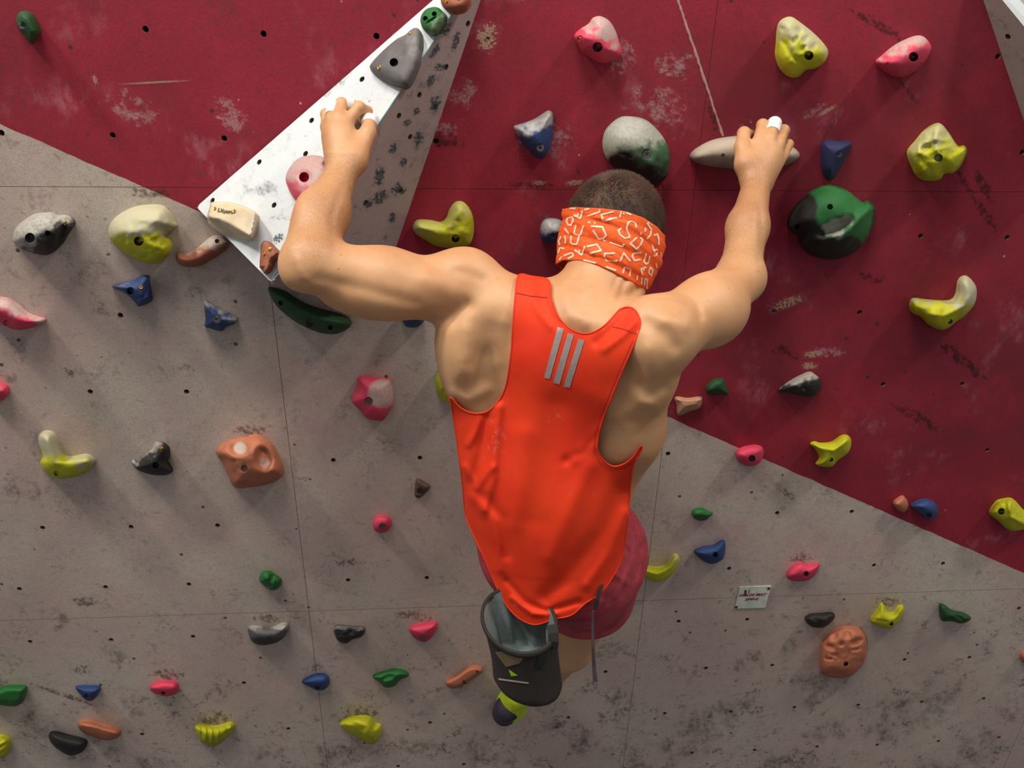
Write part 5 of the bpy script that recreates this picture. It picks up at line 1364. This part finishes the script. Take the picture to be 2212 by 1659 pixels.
for s_, q in ((.95, .010), (.8, .020), (.5, .027), (.02, .029)):
    shell.append(ring(BC1 + ax_d * q, e1, e2(1), BR * .955 * s_, BR * .955 * s_))
loft('bag_body', shell, M_BAG, bag, True)
rr = []
for k in range(9):
    a = 2 * math.pi * k / 8
    rr.append(ring(BC0 + nrm(np.cross(e1, e2(0))) * .0, e1, e2(0), BR + .0035 * math.cos(a), BR + .0035 * math.cos(a)))
    rr[-1] = [p + ax_d * (.0065 * math.sin(a) + .002) for p in rr[-1]]
loft('stiffened_rim', rr, M_RIM, bag)
lin = []
for t in np.linspace(0, .75, 12):
    lin.append(ring(bagc(t) - ax_d * .001, e1, e2(t), BR * (.955 - .12 * t), BR * (.955 - .12 * t), fn=lambda a, t=t: (.09 * math.sin(7 * a + 1.0) + .04 * math.sin(12 * a) - .13) * min(1, t * 2.6)))
loft('fleece_lining', lin, M_LIN, bag, True)
def bagpatch(name, poly, mat, off=.0012, nx=10, ny=6):
    """quad patch wrapped on the bag: poly = four pixel corners"""
    P, F = [], []
    c = [np.array(x, float) for x in poly]
    for j in range(ny + 1):
        for i in range(nx + 1):
            a = c[0] + (c[1] - c[0]) * i / nx; b = c[3] + (c[2] - c[3]) * i / nx; q = a + (b - a) * j / ny
            d = drape(bvh_bag, q[0], q[1], off); P.append(d if d is not None else S(q[0], q[1], 1.36))
    for j in range(ny):
        for i in range(nx): a = j * (nx + 1) + i; F.append((a, a + nx + 1, a + nx + 2, a + 1))
    return mk(name, P, F, mat, bag)
SP = [tuple(p) for r in shell for p in r]; n64 = 64
bvh_bag = BVHTree.FromPolygons(SP, [(i * n64 + k, i * n64 + (k + 1) % n64, (i + 1) * n64 + (k + 1) % n64, (i + 1) * n64 + k) for i in range(len(shell) - 1) for k in range(n64)])
M_LOGO = plain('lime_logo', srgb(150, 200, 20), .6); M_PIPE = plain('pale_piping', srgb(186, 178, 166), .6); M_TANP = plain('tan_panel', srgb(112, 94, 70), .85, 0, .3, 400)
bagpatch('lime_logo_print', [(1099, 1445), (1106, 1449), (1119, 1458), (1105, 1460)], M_LOGO)
bagpatch('pale_piping', [(1078, 1464), (1142, 1473), (1142, 1476), (1078, 1468)], M_PIPE, nx=16)
bagpatch('tan_panel', [(1070, 1408), (1150, 1396), (1122, 1432), (1094, 1440)], M_TANP, nx=14)
bagpatch('webbing_strap', [(1168, 1392), (1190, 1388), (1172, 1440), (1156, 1442)], M_WEB, .002)
def strap(name, pts, w0, w1, mat, parent, th=.0016):
    P, F = [], []; n = len(pts)
    for i, p in enumerate(pts):
        d = nrm(pts[min(i + 1, n - 1)] - pts[max(i - 1, 0)]); s_ = nrm(np.cross(d, p)); wv = (w0 + (w1 - w0) * i / (n - 1)) / 2
        f_ = nrm(np.cross(s_, d)) * th
        P += [p - s_ * wv - f_, p + s_ * wv - f_, p + s_ * wv + f_, p - s_ * wv + f_]
    for i in range(n - 1):
        for k in range(4): F.append((4*i+k, 4*i+(k+1)%4, 4*i+4+(k+1)%4, 4*i+4+k))
    F += [(0, 3, 2, 1), tuple(4 * (n - 1) + k for k in range(4))]
    return mk(name, P, F, mat, parent, smooth=False)
strap('belt_loop', [S(1192, 1350, 1.375), S(1195, 1368, 1.366), S(1196, 1385, 1.364), S(1193, 1402, 1.370)], .018, .018, M_WEB, bag)
strap('belt_tail', [S(1300, 1262, 1.405), S(1296, 1275, 1.40), S(1290, 1295, 1.40), S(1286, 1316, 1.405)], .006, .008, M_WEB, bag)
strap('drawcord_tail', [S(1281, 1320, 1.42), S(1280, 1345, 1.43), S(1281, 1400, 1.45), S(1283, 1440, 1.47), S(1286, 1472, 1.48)], .0028, .0085, plain('grey_purple_cord', srgb(84, 74, 84), .8), bag)
